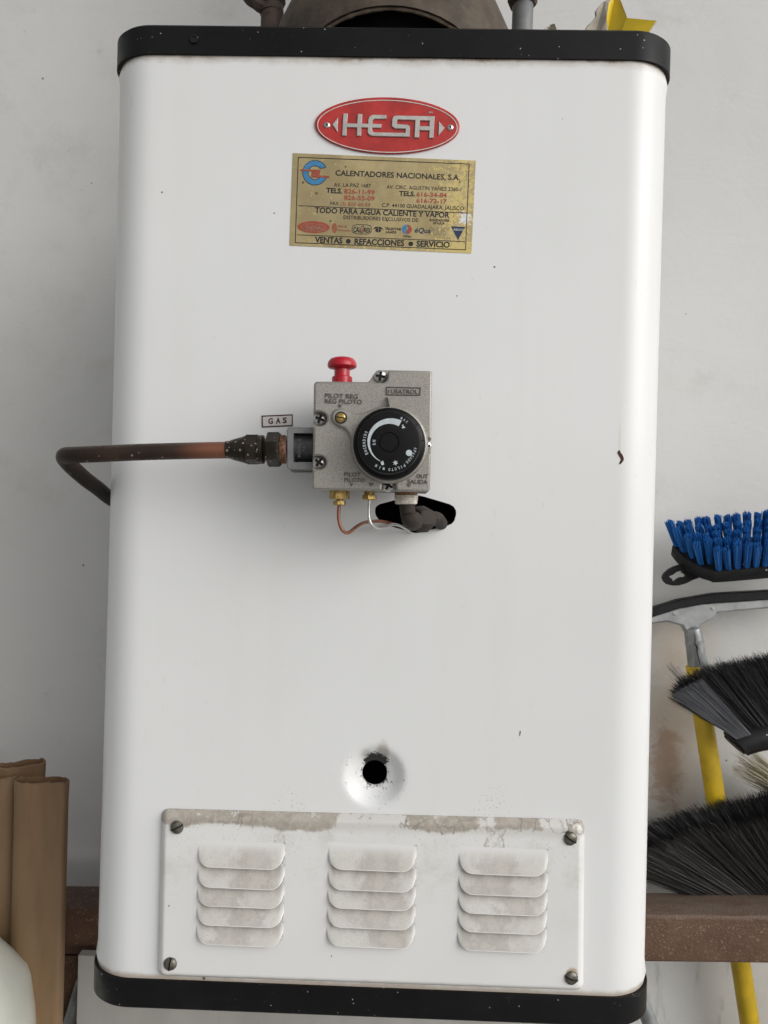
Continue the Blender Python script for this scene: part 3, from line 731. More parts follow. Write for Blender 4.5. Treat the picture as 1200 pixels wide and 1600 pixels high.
for lf in (((535, 855), (548, 842), (562, 840), (566, 848), (552, 852)), ((566, 875), (548, 866), (554, 852), (564, 850)), ((569, 876), (568, 851), (577, 851), (584, 866)), ((597, 858), (584, 844), (570, 840), (567, 848), (582, 853))):
    b.fill(onplane([C1(p) for p in lf], YS), [], YS)
obj('leaf_mark', b, INK, sticker, smooth=0)
b = MB(); b.fill(onplane([C1(p) for p in circ((735, 856), 28, 24, -90, 90) + [(728, 868), (742, 852)]], YS), [], YS); obj('disc_mark', b, INKR, sticker, smooth=0)
b = MB(); b.fill(onplane([C1(p) for p in circ((733, 856), 28, 24, 92, 268) + [(735, 850), (726, 866)]], YS), [], YS); obj('disc_mark', b, INKB, sticker, smooth=0)
b = MB(); T(b, 'éQua', 778, 874, 872, 878, 28, .02, .2); b.fill(onplane([C1(p) for p in ((992, 838), (1076, 842), (1034, 918))], YS), [], YS); obj('navy_mark', b, INKN, sticker, smooth=0)
b = MB(); T(b, 'ASCOT', 1006, 863, 1066, 866, 12, .02)
for vv in list(b.v): pass
b.v = [v + Vector((0, -.0001, 0)) for v in b.v]; obj('lettering', b, INKW, sticker, 'pale lettering on the navy triangle', smooth=0)
b = MB()
T(b, 'PLUS', 866, 888, 962, 892, 48, -.012); T(b, 'by Teledyne', 922, 908, 992, 911, 9, .0)
rr = circ((977, 850), 8, 14)
for i in range(14): quadline(b, C1(rr[i]), C1(rr[(i + 1) % 14]), .6, YS)
T(b, 'R', 974, 854, 980, 854, 7); obj('lettering', b, INKG, sticker, 'worn grey lettering', smooth=0)

# GAS label ---------------------------------------------------------
C4 = crop(340, 640, 6.6667)
b = MB(); g0 = [(457, 62), (783, 48), (783, 172), (460, 186)]
b.prism(onplane([C4(p) for p in g0], 0), y0=-.00005, y1=-.0003); gl = obj('gas_label', b, WHITEPL, H, smooth=0)
b = MB(); g1 = [(470, 74), (772, 61), (772, 160), (473, 174)]
b.prism(onplane([C4(p) for p in g0], YS), [onplane([C4(p) for p in g1], YS)], y0=-.00035, y1=YS); obj('border_line', b, MAROON, gl, smooth=0)
b = MB()
for ch, x0, x1, y in (('G', 528, 578, 147), ('A', 606, 658, 143), ('S', 678, 722, 139)): text(b, ch, C4((x0, y)), C4((x1, y - 1)), 8.3, YS, .035)
obj('lettering', b, MAROON, gl, smooth=0)

# vent plate --------------------------------------------------------
b = MB(); vp = [(253, 1263.5), (913, 1281), (911, 1547), (247, 1524)]
vq = onplane(vp, -.001); vq = vq if area(vq) > 0 else vq[::-1]
vring = lambda d: rounded(offset(vq, -d), max(.0065 - d * .6, .0015), 6)
b.prism(vring(0), y0=-.0002, y1=-.0062, bevels=((.0006, .0008), (.0014, .0022), (.0022, .0018), (.0012, .0003), (.0012, 0.0)), ringfn=vring)
vent = obj('vent_plate', b, VENT, H, 'white louvred vent plate with peeling dirty top edge')
def louvre_mesh():
    W, Hh, D, rc, rz = .0672, .0172, .0050, .0115, .0098
    nu, nv = 30, 9; mb = MB(); vs = []
    us = [-math.cos(math.pi * i / nu) * .35 + (2 * i / nu - 1) * .65 for i in range(nu + 1)]
    for u in us:
        x = u * W / 2; s_ = min(1, max(0, (abs(x) - (W / 2 - rc)) / rc)); zb_ = rz * (1 - math.sqrt(max(0, 1 - s_ * s_)))
        hh_ = D * (1 - s_ ** 2.6) ** .75
        for j in range(nv + 1):
            v = j / nv; z = Hh + (zb_ - Hh) * v; q = v * v * (3 - 2 * v)
            vs.append((x, -hh_ * v ** 1.75 * (1 - .06 * v ** 8), z))
        vs.append((x, -hh_ * .96, zb_ - .0004)); vs.append((x, -hh_ * .84, zb_ - .0006)); vs.append((x, .0008, zb_ - .0023))  # last row coloured dark: paints the shade in the slot under the lip
    st = nv + 4; mb.v = [Vector(v) for v in vs]
    for i in range(nu):
        for j in range(st - 1):
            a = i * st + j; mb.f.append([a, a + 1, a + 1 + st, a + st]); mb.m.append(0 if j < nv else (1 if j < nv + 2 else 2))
    return mb
lm = louvre_mesh(); first = None; ftop = None
cols = [((305, 443), [(1357.5), 1389.3, 1418.5, 1448.5, 1478.6]), ((511, 650), [1361, 1393, 1422, 1452, 1481.5]), ((717.5, 857), [1368, 1400.5, 1430, 1459, 1488])]
for (x0, x1), ys in cols:
    for k, y in enumerate(ys):
        q = F((x0 + x1) / 2 - (0, .4, 1.0, 1.6, 2.4)[k], y, -.012); wd = (x1 - x0) * (.6 - .009) / FPX
        q.y = -.0062
        if k == 0:
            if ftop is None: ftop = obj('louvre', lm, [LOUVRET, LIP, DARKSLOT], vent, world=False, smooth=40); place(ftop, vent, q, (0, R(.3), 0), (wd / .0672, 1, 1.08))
            else: copy_to(ftop, vent, q, (0, R(.3), 0), (wd / .0672, 1, 1.08))
            continue
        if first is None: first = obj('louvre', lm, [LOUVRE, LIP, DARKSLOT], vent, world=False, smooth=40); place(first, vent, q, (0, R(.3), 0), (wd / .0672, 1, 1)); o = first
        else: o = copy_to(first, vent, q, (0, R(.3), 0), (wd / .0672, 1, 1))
def slot_screw(r=.0053, h=.003, w_=.0006):
    mb = MB(); xs = [-r, -r * .96, -r * .8, -r * .55, -r * .3, -w_, -w_, w_, w_, r * .3, r * .55, r * .8, r * .96, r]
    lv = [0] * 6 + [1, 1] + [0] * 6; cols_ = []; nz = 10
    for x, l in zip(xs, lv):
        hz = math.sqrt(max(0, r * r - x * x)); c = []
        for j in range(nz + 1):
            z = -hz + 2 * hz * j / nz; d2 = (x * x + z * z) / (r * r)
            y = -h * (max(0, 1 - d2) ** .38) if not l else -h * .35
            c.append((x, y, z))
        cols_.append(c)
    mb.v = [Vector(v) for c in cols_ for v in c]
    for i in range(len(xs) - 1):
        for j in range(nz):
            a = i * (nz + 1) + j; mb.f.append([a, a + nz + 1, a + nz + 2, a + 1]); mb.m.append(1 if i == 6 else 0)
    return mb
sm = slot_screw(); s0 = None
for (px, py, ang) in ((275.5, 1294, 62), (265, 1508, 8), (892, 1312, -58), (893.5, 1530, -72)):
    q = F(px, py, -.008); q.y = -.0060
    if s0 is None: s0 = obj('screw', sm, [DULLSTEEL, DARKSLOT], vent, world=False); place(s0, vent, q, (0, R(ang), 0))
    else: copy_to(s0, vent, q, (0, R(ang), 0))

# gas control valve -------------------------------------------------
CV = crop(480, 560, 1200 / 220); YB = -.064; YF = -.0715
body_px = [CV(p) for p in ((56, 215), (75, 196), (525, 200), (580, 112), (600, 98), (1050, 106), (1066, 122), (1060, 500), (1054, 900), (1046, 1122), (1030, 1140), (60, 1118), (42, 1098))]
b = MB(); b.prism(rounded(onplane(body_px, YB), .0015, 3), y0=-.018, y1=YB, bevels=((.0006, .0008),))
valve = obj('gas_valve', b, ALU, H, 'grey cast metal gas control valve with black dial')
# raised front plate with notches around the screws
def arc(cx, cy, r, a0, a1, n=9): return [(cx + r * math.cos(R(a0 + (a1 - a0) * k / (n - 1))), cy + r * math.sin(R(a0 + (a1 - a0) * k / (n - 1)))) for k in range(n)]
fp = [(78, 198), (520, 201)] + [(560, 205), (640, 206)] + arc(640, 160, 46, 90, 0, 6) + [(688, 110), (705, 101), (1048, 107), (1064, 122), (1058, 684), (1000, 684), (1000, 804), (1055, 804), (1044, 1122), (1028, 1136), (760, 1128), (758, 1095)] + arc(696, 1080, 60, 0, -180, 11)[1:-1] + [(634, 1095), (632, 1124), (62, 1116), (44, 1098), (48, 946), (110, 944)] + arc(108, 886, 56, 90, -90, 11)[1:-1] + [(110, 828), (52, 826), (56, 576), (115, 574)] + arc(112, 515, 58, 90, -90, 11)[1:-1] + [(115, 454), (58, 452), (60, 215)]
b = MB(); b.prism(onplane([CV(p) for p in fp], YF), y0=YB + .001, y1=YF, bevels=((.0007, .0008), (.0005, .0003)))
plate = obj('front_plate', b, ALU, valve)
# pedestal of the dial with the lobe for the pilot screw
DC = (608.3, 694.6)
pd = arc(*DC, 61, 228, 228 + 302, 60)       # image angles (y down) round the right side
pd = []
for k in range(60):
    a = R(-112 + (180 + 112 - 2) * k / 59); pd.append((DC[0] + 61 * math.cos(a), DC[1] + 61 * math.sin(a)))
lobe = [(547.6, 688), (543.5, 677.5), (537, 670.5), (528, 666.8), (521.5, 662), (517.8, 656), (517.6, 648.5), (521, 642), (526, 639), (533, 638), (540, 640), (547, 644), (556, 646.4), (566, 645.6), (575, 642.3)]
b = MB(); b.prism(onplane(pd + lobe, YF), y0=YF + .001, y1=YF - .0030, bevels=((.0009, .0018), (.0007, .0007), (.0004, .0001)))
obj('dial_pedestal', b, ALU, valve)
q = F(532.6, 652.6, YF - .003); b = MB(); b.lathe((q.x, YF - .0029, q.z), (0, -1, 0), [(0, .0043), (.0002, .0043), (.0003, .0036)], 20, mi=1); obj('screw_recess', b, [DARKSLOT, DARKSLOT], valve)
ps = obj('pilot_screw', slot_screw(.0034, .0012, .0004), [BRASS, DARKSLOT], valve, world=False); place(ps, valve, (q.x, YF - .0031, q.z), (0, R(8 + 90), 0))
# raised lettering, coloured darker than the casting
YT = YF
def TV(name, rows):
    mb = MB()
    for (s_, x0, y0, x1, y1, h, bo) in rows:
        text(mb, s_, CV((x0, y0)), CV((x1, y1)), h / 5.4545, YT, bo, depth=.0006)
    return obj(name, mb, DARKRELIEF, valve, smooth=0)
TV('raised_lettering', [('PILOT REG', 152, 335, 432, 343, 38, 0), ('REG PILOTO', 152, 381, 466, 388, 36, 0)])
TV('raised_lettering', [('PILOT', 315, 1005, 455, 1008, 34, 0), ('PILOTO', 315, 1052, 490, 1055, 34, 0)])
TV('raised_lettering', [('OUT', 932, 1020, 1028, 1020, 33, 0), ('SALIDA', 856, 1065, 1026, 1070, 34, 0)])
TV('raised_lettering', [('I', 692, 298, 697, 298, 36, .0), ('USATROL', 716, 298, 944, 302, 36, .0)])
b = MB()
fo = [CV(p) for p in ((672, 242), (968, 248), (964, 318), (672, 314))]; fi = [CV(p) for p in ((681, 250), (959, 256), (956, 310), (681, 306))]
b.prism(onplane(fo, YF), [onplane(fi, YF)], y0=YF + .0003, y1=YF - .0006)
obj('raised_frame', b, DARKRELIEF, valve, smooth=0)
for tri in (((262, 394), (296, 396), (280, 422)), ((522, 1062), (568, 1064), (544, 1092)), ((360, 1064), (394, 1066), (376, 1090)), ((846, 1072), (886, 1074), (866, 1098))):
    c_ = (sum(t[0] for t in tri) / 3, sum(t[1] for t in tri) / 3)
    b = MB(); b.prism(onplane([CV(p) for p in tri], YF), [onplane([CV((c_[0] + (p[0] - c_[0]) * .45, c_[1] + (p[1] - c_[1]) * .45)) for p in tri], YF)], y0=YF + .0003, y1=YF - .0006); obj('raised_arrow', b, DARKRELIEF, valve, smooth=0)
# pointer wedge over the dial
b = MB(); w0 = [CV(p) for p in ((664, 330), (752, 332), (708, 408))]; pp = [F(*p, YF) for p in w0]; top = [F(*CV((690, 334)), YF - .0048), F(*CV((703, 404)), YF - .0048)]
vs = [pp[0] + Vector((0, .0005, 0)), pp[1] + Vector((0, .0005, 0)), pp[2] + Vector((0, .0005, 0)), top[0], top[1]]
b.add(vs, [[0, 2, 4, 3], [3, 4, 2, 1], [0, 3, 1]]); obj('pointer', b, ALU, valve, smooth=0)
# dial
YD = YF - .003; YTOP = YD - .0185
dc = F(*DC, YD - .002); dct = F(608.0, 690.8, YTOP)
b = MB(); rb, rt = 55.8 * (.6 + YD) / FPX, 49.0 * (.6 + YTOP) / FPX
b.lathe((dc.x, YD + .001, dc.z), (0, -1, 0), [(0, rb), (.0085, rb), (.0100, rb - .0006), (.0108, rb - .0018), (.0112, rt + .0006), (.0185, rt + .0001), (.0193, rt - .0004), (.0195, rt - .0012), (.0195, 15.3 * .503 / FPX + .0003), (.0189, 15.0 * .503 / FPX + .0001), (.0189, 14.4 * .503 / FPX), (.0196, 14.1 * .503 / FPX), (.0197, .002), (.0197, 0)], 72)
obj('dial', b, BLACKPL, valve, 'black round temperature dial')
b = MB()
for k in range(12):
    a = 2 * math.pi * (k + .2) / 12; c_, s_ = math.cos(a), math.sin(a)
    b.box((dc.x + c_ * (rb - .0022), YD - .0103, dc.z + s_ * (rb - .0022)), (.0022, .0006, .0005), Matrix.Rotation(-a, 3, 'Y'))
obj('dial_tick', b, RUBBER, valve, smooth=0)
YP = YD - .0187; C5 = crop(540, 640, 1200 / 140); cc = (592, 437)
b = MB(); cpx = C5(cc)
pts_o = []; pts_i = []
for k in range(41):
    t = k / 40; a = R(61 + (242 - 61) * t); ro = 331 - 44 * t ** .8; ri = 244 + 36 * t ** 1.3
    pts_o.append(C5((cc[0] + ro * math.cos(a), cc[1] - ro * math.sin(a)))); pts_i.append(C5((cc[0] + ri * math.cos(a), cc[1] - ri * math.sin(a))))
b.fill(onplane(pts_o + pts_i[::-1], YP), [], YP)
b.fill(onplane([C5(p) for p in circ((850, 580), 42, 24)], YP), [], YP)
star = []
for k in range(12):
    a = 2 * math.pi * k / 12 + .3; r_ = 40 if k % 2 == 0 else 17; star.append(C5((668 + r_ * math.cos(a), 713 + r_ * math.sin(a))))
b.fill(onplane(star, YP), [], YP)
flm = [(470, 690), (490, 700), (496, 680), (510, 702), (515, 735), (490, 748), (474, 728)]; b.fill(onplane([C5(p) for p in flm], YP), [], YP)
flm = [(752, 210), (776, 196), (772, 216), (800, 236), (796, 248), (778, 240), (768, 258), (752, 240), (764, 226)]; b.fill(onplane([C5(p) for p in flm], YP), [], YP)
ring_text(b, 'ENCENDIDO', cpx, 326 / 8.57, 206, 157, 4.3, YP); ring_text(b, 'MAX', cpx, 340 / 8.57, 64, 50, 4.0, YP)
ring_text(b, 'APAGADO', cpx, 335 / 8.57, -14, -49, 4.3, YP); ring_text(b, 'PILOTO', cpx, 348 / 8.57, -58, -91, 4.3, YP); ring_text(b, 'MIN', cpx, 345 / 8.57, -103, -120, 4.3, YP)
ring_text(b, 'ON', cpx, 192 / 8.57, 187, 175, 4.6, YP)
obj('dial_lettering', b, DIALW, valve, smooth=0)
# phillips screws
def phillips(r=.0046, h=.0022):
    mb = MB(); n_ = 26; vs = []
    rings = 12; seg = 40
    def hgt(x, z):
        d2 = (x * x + z * z) / (r * r); y = h * max(0, 1 - d2) ** .45
        k = .0008; l_ = r * .66; in_ = (abs(x) < k and abs(z) < l_) or (abs(z) < k and abs(x) < l_)
        return (-y * .35 if in_ else -y), in_
    vs.append((0, hgt(0, 0)[0], 0)); fl_ = [True]
    for i in range(1, rings + 1):
        for k in range(seg):
            a = 2 * math.pi * k / seg; rr_ = r * (i / rings) ** .8; x, z = rr_ * math.cos(a), rr_ * math.sin(a); y, q_ = hgt(x, z); vs.append((x, y, z)); fl_.append(q_)
    mb.v = [Vector(v) for v in vs]
    for k in range(seg): mb.f.append([0, 1 + k, 1 + (k + 1) % seg]); mb.m.append(1)
    for i in range(rings - 1):
        for k in range(seg):
            a, b_ = 1 + i * seg + k, 1 + i * seg + (k + 1) % seg; f = [a, a + seg, b_ + seg, b_]
            mb.f.append(f); mb.m.append(1 if sum(fl_[q] for q in f) >= 2 else 0)
    return mb
pm = phillips(); p0 = None
for (x, y, a) in ((108, 515, 20), (100, 886, 35), (622, 152, 8), (690, 1080, 25), (1018, 745, 0)):
    q = F(*CV((x, y)), YB - .002); q.y = YB - .0003
    if p0 is None: p0 = obj('screw', pm, [STEEL, DARKSLOT], valve, world=False); place(p0, valve, q, (0, R(a), 0))
    else: copy_to(p0, valve, q, (0, R(a), 0), (.8, 1, .9) if x > 1000 else None)
# red reset button
q = F(534.5, 597, -.048); pxm = (.6 - .048) / FPX; ax = (ROT @ Vector((0, 1, 0)))
b = MB(); b.lathe(q, ax, [(-.001, 16 * pxm), (7 * pxm, 16 * pxm), (8.2 * pxm, 15 * pxm), (8.5 * pxm, 12.3 * pxm), (20 * pxm, 12 * pxm), (20.3 * pxm, 16 * pxm), (22 * pxm, 21 * pxm), (24 * pxm, 22.8 * pxm), (28 * pxm, 22.8 * pxm), (32 * pxm, 21.5 * pxm), (36 * pxm, 18 * pxm), (37.8 * pxm, 13 * pxm), (38.2 * pxm, 0)], 40)
obj('reset_button', b, REDPL, valve, 'red mushroom reset button')
b = MB(); b.lathe((F(580, 690, -.02).x, -.02, F(580, 690, -.02).z), (0, 1, 0), [(0, .017), (.0195, .017)], 24); obj('shank', b, ALU, valve)
# inlet block
b = MB(); YI = -.058
fo = rounded(onplane([C4(p) for p in ((722, 200), (745, 180), (1010, 186), (1010, 628), (745, 622), (722, 600))], YI), .0008, 2); fi = onplane([C4(p) for p in ((790, 244), (1000, 246), (1000, 550), (790, 548))], YI)
b.prism(fo, [fi], y0=-.030, y1=YI, bevels=((.0006, .0006),))
fo2 = onplane([C4(p) for p in ((735, 560), (1008, 560), (1008, 652), (770, 648))], -.045); b.prism(fo2, y0=-.03, y1=-.047)
obj('inlet_block', b, INLET, valve, 'grey cast inlet block')
b = MB(); a0, a1 = F(*C4((792, 396)), -.045), F(*C4((1005, 398)), -.045)
b.lathe(a0, a1 - a0, [(0, .0104), ((a1 - a0).length, .0104)], 32); obj('inlet_socket', b, INLETD, valve)
b = MB()
text(b, 'IN', C4((884, 380)), C4((884, 430)), 4.5, -.0557, .01, depth=.0004); text(b, 'ENTRADA', C4((836, 312)), C4((836, 500)), 4.5, -.0557, .01, depth=.0004); obj('raised_lettering', b, INLET, valve, smooth=0)
# pilot fittings below the valve
def hexlathe(mb, c, axis, prof, mi=0, ph=0.0): mb.lathe(c, axis, prof, 6, mi, ph)
dn = -(ROT @ Vector((0, 1, 0)))
def fit(px, py, Y): return F(px, py, Y)
C6 = crop(480, 750, 4.8); YFIT = -.045; k6 = (.6 + YFIT) / FPX / 4.8
q = F(*C6((243, 80)), YFIT); b = MB(); hexlathe(b, q, dn, [(0, 76 * k6), (60 * k6, 76 * k6), (64 * k6, 70 * k6)], ph=.3); b.lathe(q, dn, [(60 * k6, 26 * k6), (80 * k6, 26 * k6)], 16)
hexlathe(b, q, dn, [(76 * k6, 44 * k6), (80 * k6, 48 * k6), (104 * k6, 48 * k6), (110 * k6, 40 * k6), (112 * k6, 16 * k6)], ph=.2); obj('pilot_nut', b, BRASS, valve)
q = F(*C6((466, 84)), YFIT); b = MB(); b.lathe(q, dn, [(-6 * k6, 40 * k6), (30 * k6, 40 * k6)], 20); hexlathe(b, q, dn, [(26 * k6, 52 * k6), (30 * k6, 58 * k6), (60 * k6, 58 * k6), (66 * k6, 50 * k6), (68 * k6, 20 * k6)], ph=.1); obj('pilot_nut', b, BRASS, valve)
def pathC6(pts): return smoothpath([F(*C6((x, y)), Y) for x, y, Y in pts], 7)
b = MB(); b.tube(pathC6([(240, 180, YFIT), (236, 290, YFIT), (262, 372, -.044), (308, 396, -.04), (368, 352, -.034), (430, 320, -.026), (520, 309, -.014), (600, 318, -.004), (690, 350, .02), (740, 380, .05)]), 13.5 * k6, 12); obj('pilot_tube', b, COPPER2, H, 'thin copper pilot tube')
b = MB(); b.tube(pathC6([(467, 145, YFIT), (463, 265, YFIT), (482, 334, -.045), (530, 362, -.041), (590, 350, -.034), (640, 334, -.026), (700, 344, -.018), (760, 382, -.006), (800, 420, .02), (820, 440, .05)]), 11.5 * k6, 12); obj('thermocouple_tube', b, ALTUBE, H, 'thin silvery thermocouple tube')
# outlet elbow
q = F(*C6((742, 92)), YFIT); b = MB(); b.lathe(q, dn, [(-.002, 86 * k6), (10 * k6, 88 * k6), (12 * k6, 84 * k6), (22 * k6, 86 * k6)], 28); obj('thread_seal', b, SEAL, valve, 'orange thread sealant')
b = MB(); pr = [(22 * k6, 88 * k6)]
for i in range(5): pr += [((26 + i * 13) * k6, (91 - i * 1.5) * k6), ((33 + i * 13) * k6, (87 - i * 1.5) * k6)]
b.lathe(q, dn, pr + [(90 * k6, 76 * k6)], 28); obj('thread_tape', b, TAPE, valve, 'white thread tape on the outlet')
YE = -.030
b = MB(); b.tube(smoothpath([F(*C6((745, 160)), YFIT), F(*C6((756, 250)), -.044), F(*C6((768, 300)), -.040), F(*C6((800, 320)), -.032)], 5), [58 * k6] * 11 + [64 * k6] * 5, 24)
b.lathe(F(*C6((790, 305)), -.042), Vector((.2, .98, -.02)), [(-.012, .3 * 64 * k6), (-.011, 46 * k6), (-.008, 62 * k6), (0, 70 * k6), (.012, 72 * k6)], 24)
obj('outlet_elbow', b, BROWNPIPE, valve, 'brown outlet elbow')
b = MB(); axn = Vector((.72, .62, .05)).normalized(); qc = F(*C6((838, 295)), -.028)
hexlathe(b, qc, axn, [(-.004, 92 * k6), (-.002, 104 * k6), (.007, 104 * k6), (.0105, 84 * k6), (.012, 60 * k6)], ph=.35); obj('union_nut', b, BROWNPIPE, valve, 'brown union nut')
b = MB(); b.tube(smoothpath([qc + axn * .008, qc + axn * .018, F(*C6((1010, 330)), .004), F(*C6((1075, 352)), .05), F(*C6((1080, 360)), .1)], 5), [54 * k6] * 10 + [50 * k6] * 11, 20); obj('burner_tube', b, BROWNPIPE, H, 'brown burner feed tube')

# flue hood on top --------------------------------------------------
HCY = .175; hx = F(612, 20, .08).x; ztop = Z_TB1
def hood():
    mb = MB(); seg = 72; n_ = 10; r0 = .126; zs = [0, .012, .03, .045, .06, .072, .085, .11, .15, .19, .21]
    rs = [.126, .1255, .124, .1225, .121, .1195, .117, .106, .082, .062, .060]
    vs = []
    for k in range(seg):
        a = -90 + 360 * k / seg; d = abs(((a + 90 + 180) % 360) - 180); lo = 0.050 * math.sqrt(max(0, 1 - (d / 47) ** 2)) if d < 47 else 0
        for j, (z, r) in enumerate(zip(zs, rs)):
            zz = max(z, lo) if z < .085 else z
            rr = r
            vs.append((hx + rr * math.cos(R(a)), HCY + rr * math.sin(R(a)), ztop + zz))
    m_ = len(zs)
    fs = [[k * m_ + j, ((k + 1) % seg) * m_ + j, ((k + 1) % seg) * m_ + j + 1, k * m_ + j + 1] for k in range(seg) for j in range(m_ - 1)]
    mb.add(vs, fs)
    mb.lathe((hx, HCY, ztop + .2), (0, 0, 1), [(0, .061), (.45, .061)], 32)
    # dark-coloured drum inside stands in for the shade in the opening
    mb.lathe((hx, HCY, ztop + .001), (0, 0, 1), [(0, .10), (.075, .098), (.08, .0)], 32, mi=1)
    return mb
b = hood()
hd = obj('flue_hood', b, [HOOD, DARKSLOT], H, 'dusty brown sheet metal flue hood', smooth=40)
bm = bmesh.new(); bm.from_mesh(hd.data); bmesh.ops.dissolve_degenerate(bm, dist=1e-6, edges=bm.edges); bm.to_mesh(hd.data); bm.free(); hd.data.set_sharp_from_angle(angle=R(40))
b = MB(); pts = []
for k in range(41):
    d = -47 + 94 * k / 40; lo = 0.050 * math.sqrt(max(0, 1 - (d / 47) ** 2)); r = .1215 if lo > .04 else .1262 - lo * .06
    pts.append((hx + r * math.sin(R(d)), HCY - r * math.cos(R(d)), ztop + lo))
b.tube(pts, [.0021 + rnd.uniform(-.0005, .0006) for _ in pts], 8); obj('hood_rim', b, HOODRIM, hd, 'dusty rolled rim of the hood opening')
# pipes on top
q = F(816, 20, .2); T1 = thing('water_pipe', 'grey water pipe with a rusty coupling rising from the top of the heater', 'pipe', (q.x, .2, ztop))
b = MB(); b.tube([(q.x, .2, ztop - .001), (q.x + .001, .2, ztop + .3)], .0108, 20); obj('pipe', b, PIPEG, T1)
zc = F(816, 8, .2).z; b = MB(); b.lathe((q.x, .2, zc), (0, 0, 1), [(-.001, .0108), (0, .0140), (.003, .0155), (.022, .0155), (.03, .012)], 8); obj('coupling', b, RUSTDK, T1)
q = F(425, 20, .2); T2 = thing('rusty_fitting', 'lumpy rusted pipe fitting beside the dusty flue hood', 'fitting', (q.x, .2, ztop))
b = MB(); z38 = F(425, 38, .2).z
b.tube(smoothpath([(q.x, .2, ztop - .001), (q.x, .2, z38 - .006), (q.x - .0005, .2, z38 + .014), (q.x - .006, .2, z38 + .034), (q.x - .014, .2, z38 + .06)], 6), [.0115] * 10 + [.0125] * 4 + [.0165] * 5 + [.018] * 6, 14)
obj('valve_body', b, RUSTDK, T2)
b = MB(); b.tube(smoothpath([(q.x - .004, .197, z38 + .016), (q.x - .012, .195, z38 + .018), (q.x - .021, .195, z38 + .026), (q.x - .027, .195, z38 + .045)], 4), [.006, .007, .008, .0085, .0085, .008, .008, .009, .0095, .01, .0105, .011, .011], 10); obj('side_branch', b, RUSTDK, T2)

# gas supply pipe ---------------------------------------------------
YPIPE = -.047; q = F(350, 703.5, YPIPE)
G = thing('gas_supply_pipe', 'aged copper gas pipe bending round the left side of the heater to the GAS inlet', 'gas pipe', q)
k4 = (.6 + YPIPE) / FPX / 6.6667
b = MB(); xb = F(97, 712, -.03).x
pts = [F(362, 703.2, YPIPE), F(300, 704.3, YPIPE), F(220, 706.5, YPIPE), F(150, 709.5, -.045), F(118, 710.8, -.042), F(101, 712.5, -.034), Vector((xb + .0005, -.020, F(97, 714, -.03).z - .004)), Vector((xb + .0015, .004, F(97, 714, -.03).z - .013)), Vector((xb + .003, .03, F(97, 714, -.03).z - .021)), Vector((xb + .004, .08, F(97, 714, -.03).z - .034)), Vector((xb + .004, .2, F(97, 714, -.03).z - .05)), Vector((xb + .004, WALL_Y + .01, F(97, 714, -.03).z - .06))]
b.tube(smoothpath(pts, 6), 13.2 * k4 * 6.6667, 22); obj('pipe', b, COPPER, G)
ax = F(460, 702.4, YPIPE) - F(360, 703, YPIPE); ax.normalize()
def XP(cx): return (F(*C4((cx, 416)), YPIPE) - F(*C4((130, 418)), YPIPE)).dot(ax)
o0 = F(*C4((130, 418)), YPIPE)
b = MB(); b.lathe(o0, ax, [(XP(90), 92 * k4), (XP(128), 92 * k4), (XP(134), 96 * k4), (XP(150), 104 * k4), (XP(296), 146 * k4), (XP(300), 140 * k4)], 28)
b.lathe(o0, ax, [(XP(298), 150 * k4), (XP(306), 158 * k4), (XP(424), 158 * k4), (XP(434), 148 * k4)], 6, phase=R(90 + 14)); obj('flare_nut', b, OLDBRASS, G, 'dark tarnished brass flare nut')
b = MB(); b.lathe(o0, ax, [(XP(430), 150 * k4), (XP(445), 152 * k4), (XP(480), 150 * k4), (XP(486), 140 * k4), (XP(490), 105 * k4), (XP(524), 105 * k4)], 28)
b.lathe(o0, ax, [(XP(520), 172 * k4), (XP(532), 182 * k4), (XP(640), 182 * k4), (XP(665), 160 * k4), (XP(668), 120 * k4)], 6, phase=R(90 + 8)); obj('adapter', b, OLDBRASS, G, 'dark brass threaded adapter')
b = MB(); pr = [(XP(664), 138 * k4)]
for i in range(4): pr += [(XP(668 + i * 13), 152 * k4), (XP(674 + i * 13), 140 * k4)]
b.lathe(o0, ax, pr + [(XP(735), 140 * k4)], 26); obj('thread_seal', b, SEAL, G, 'orange sealant and tape in the thread')

# yellow card on top ------------------------------------------------
CY = crop(770, 0, 1200 / 290); YC = .055
q = F(980, 45, YC); YCARD = thing('yellow_card', 'folded yellow cardboard scrap with a torn edge on top of the heater', 'cardboard', (q.x, YC, ztop))
def slab(mb, pts, th, mi=0, edge=None):
    P = [Vector(p) for p in pts]; n = len(P); nn = (P[1] - P[0]).cross(P[2] - P[0]).normalized() * th
    mb.add(P + [p + nn for p in P], [list(range(n)), [n + i for i in range(n)][::-1]], mi)
    mb.add(P + [p + nn for p in P], [[i, i + n, (i + 1) % n + n, (i + 1) % n] for i in range(n)], mi if edge is None else edge)
def CP(x, y, Y): return F(*CY((x, y)), Y)
low = lambda p: Vector((p.x, p.y, ztop + .0005))
b = MB(); slab(b, [CP(735, 120, YC), CP(742, 200, YC), low(CP(748, 260, YC)), low(CP(800, 260, YC - .006)), CP(834, 205, YC - .012), CP(872, 124, YC - .012), CP(830, 10, YC), CP(795, -40, YC + .01), CP(750, 20, YC + .003)][::-1], .0014, 0, 1); obj('upright_flap', b, [YELCARD, TORN], YCARD, smooth=0)
b = MB(); slab(b, [CP(872, 124, YC - .013), CP(834, 205, YC - .013), CP(1012, 214, YC - .028), CP(1060, 142, YC - .028)], .0014, 0, 1); obj('bent_flap', b, [YELCARD, TORN], YCARD, smooth=0)
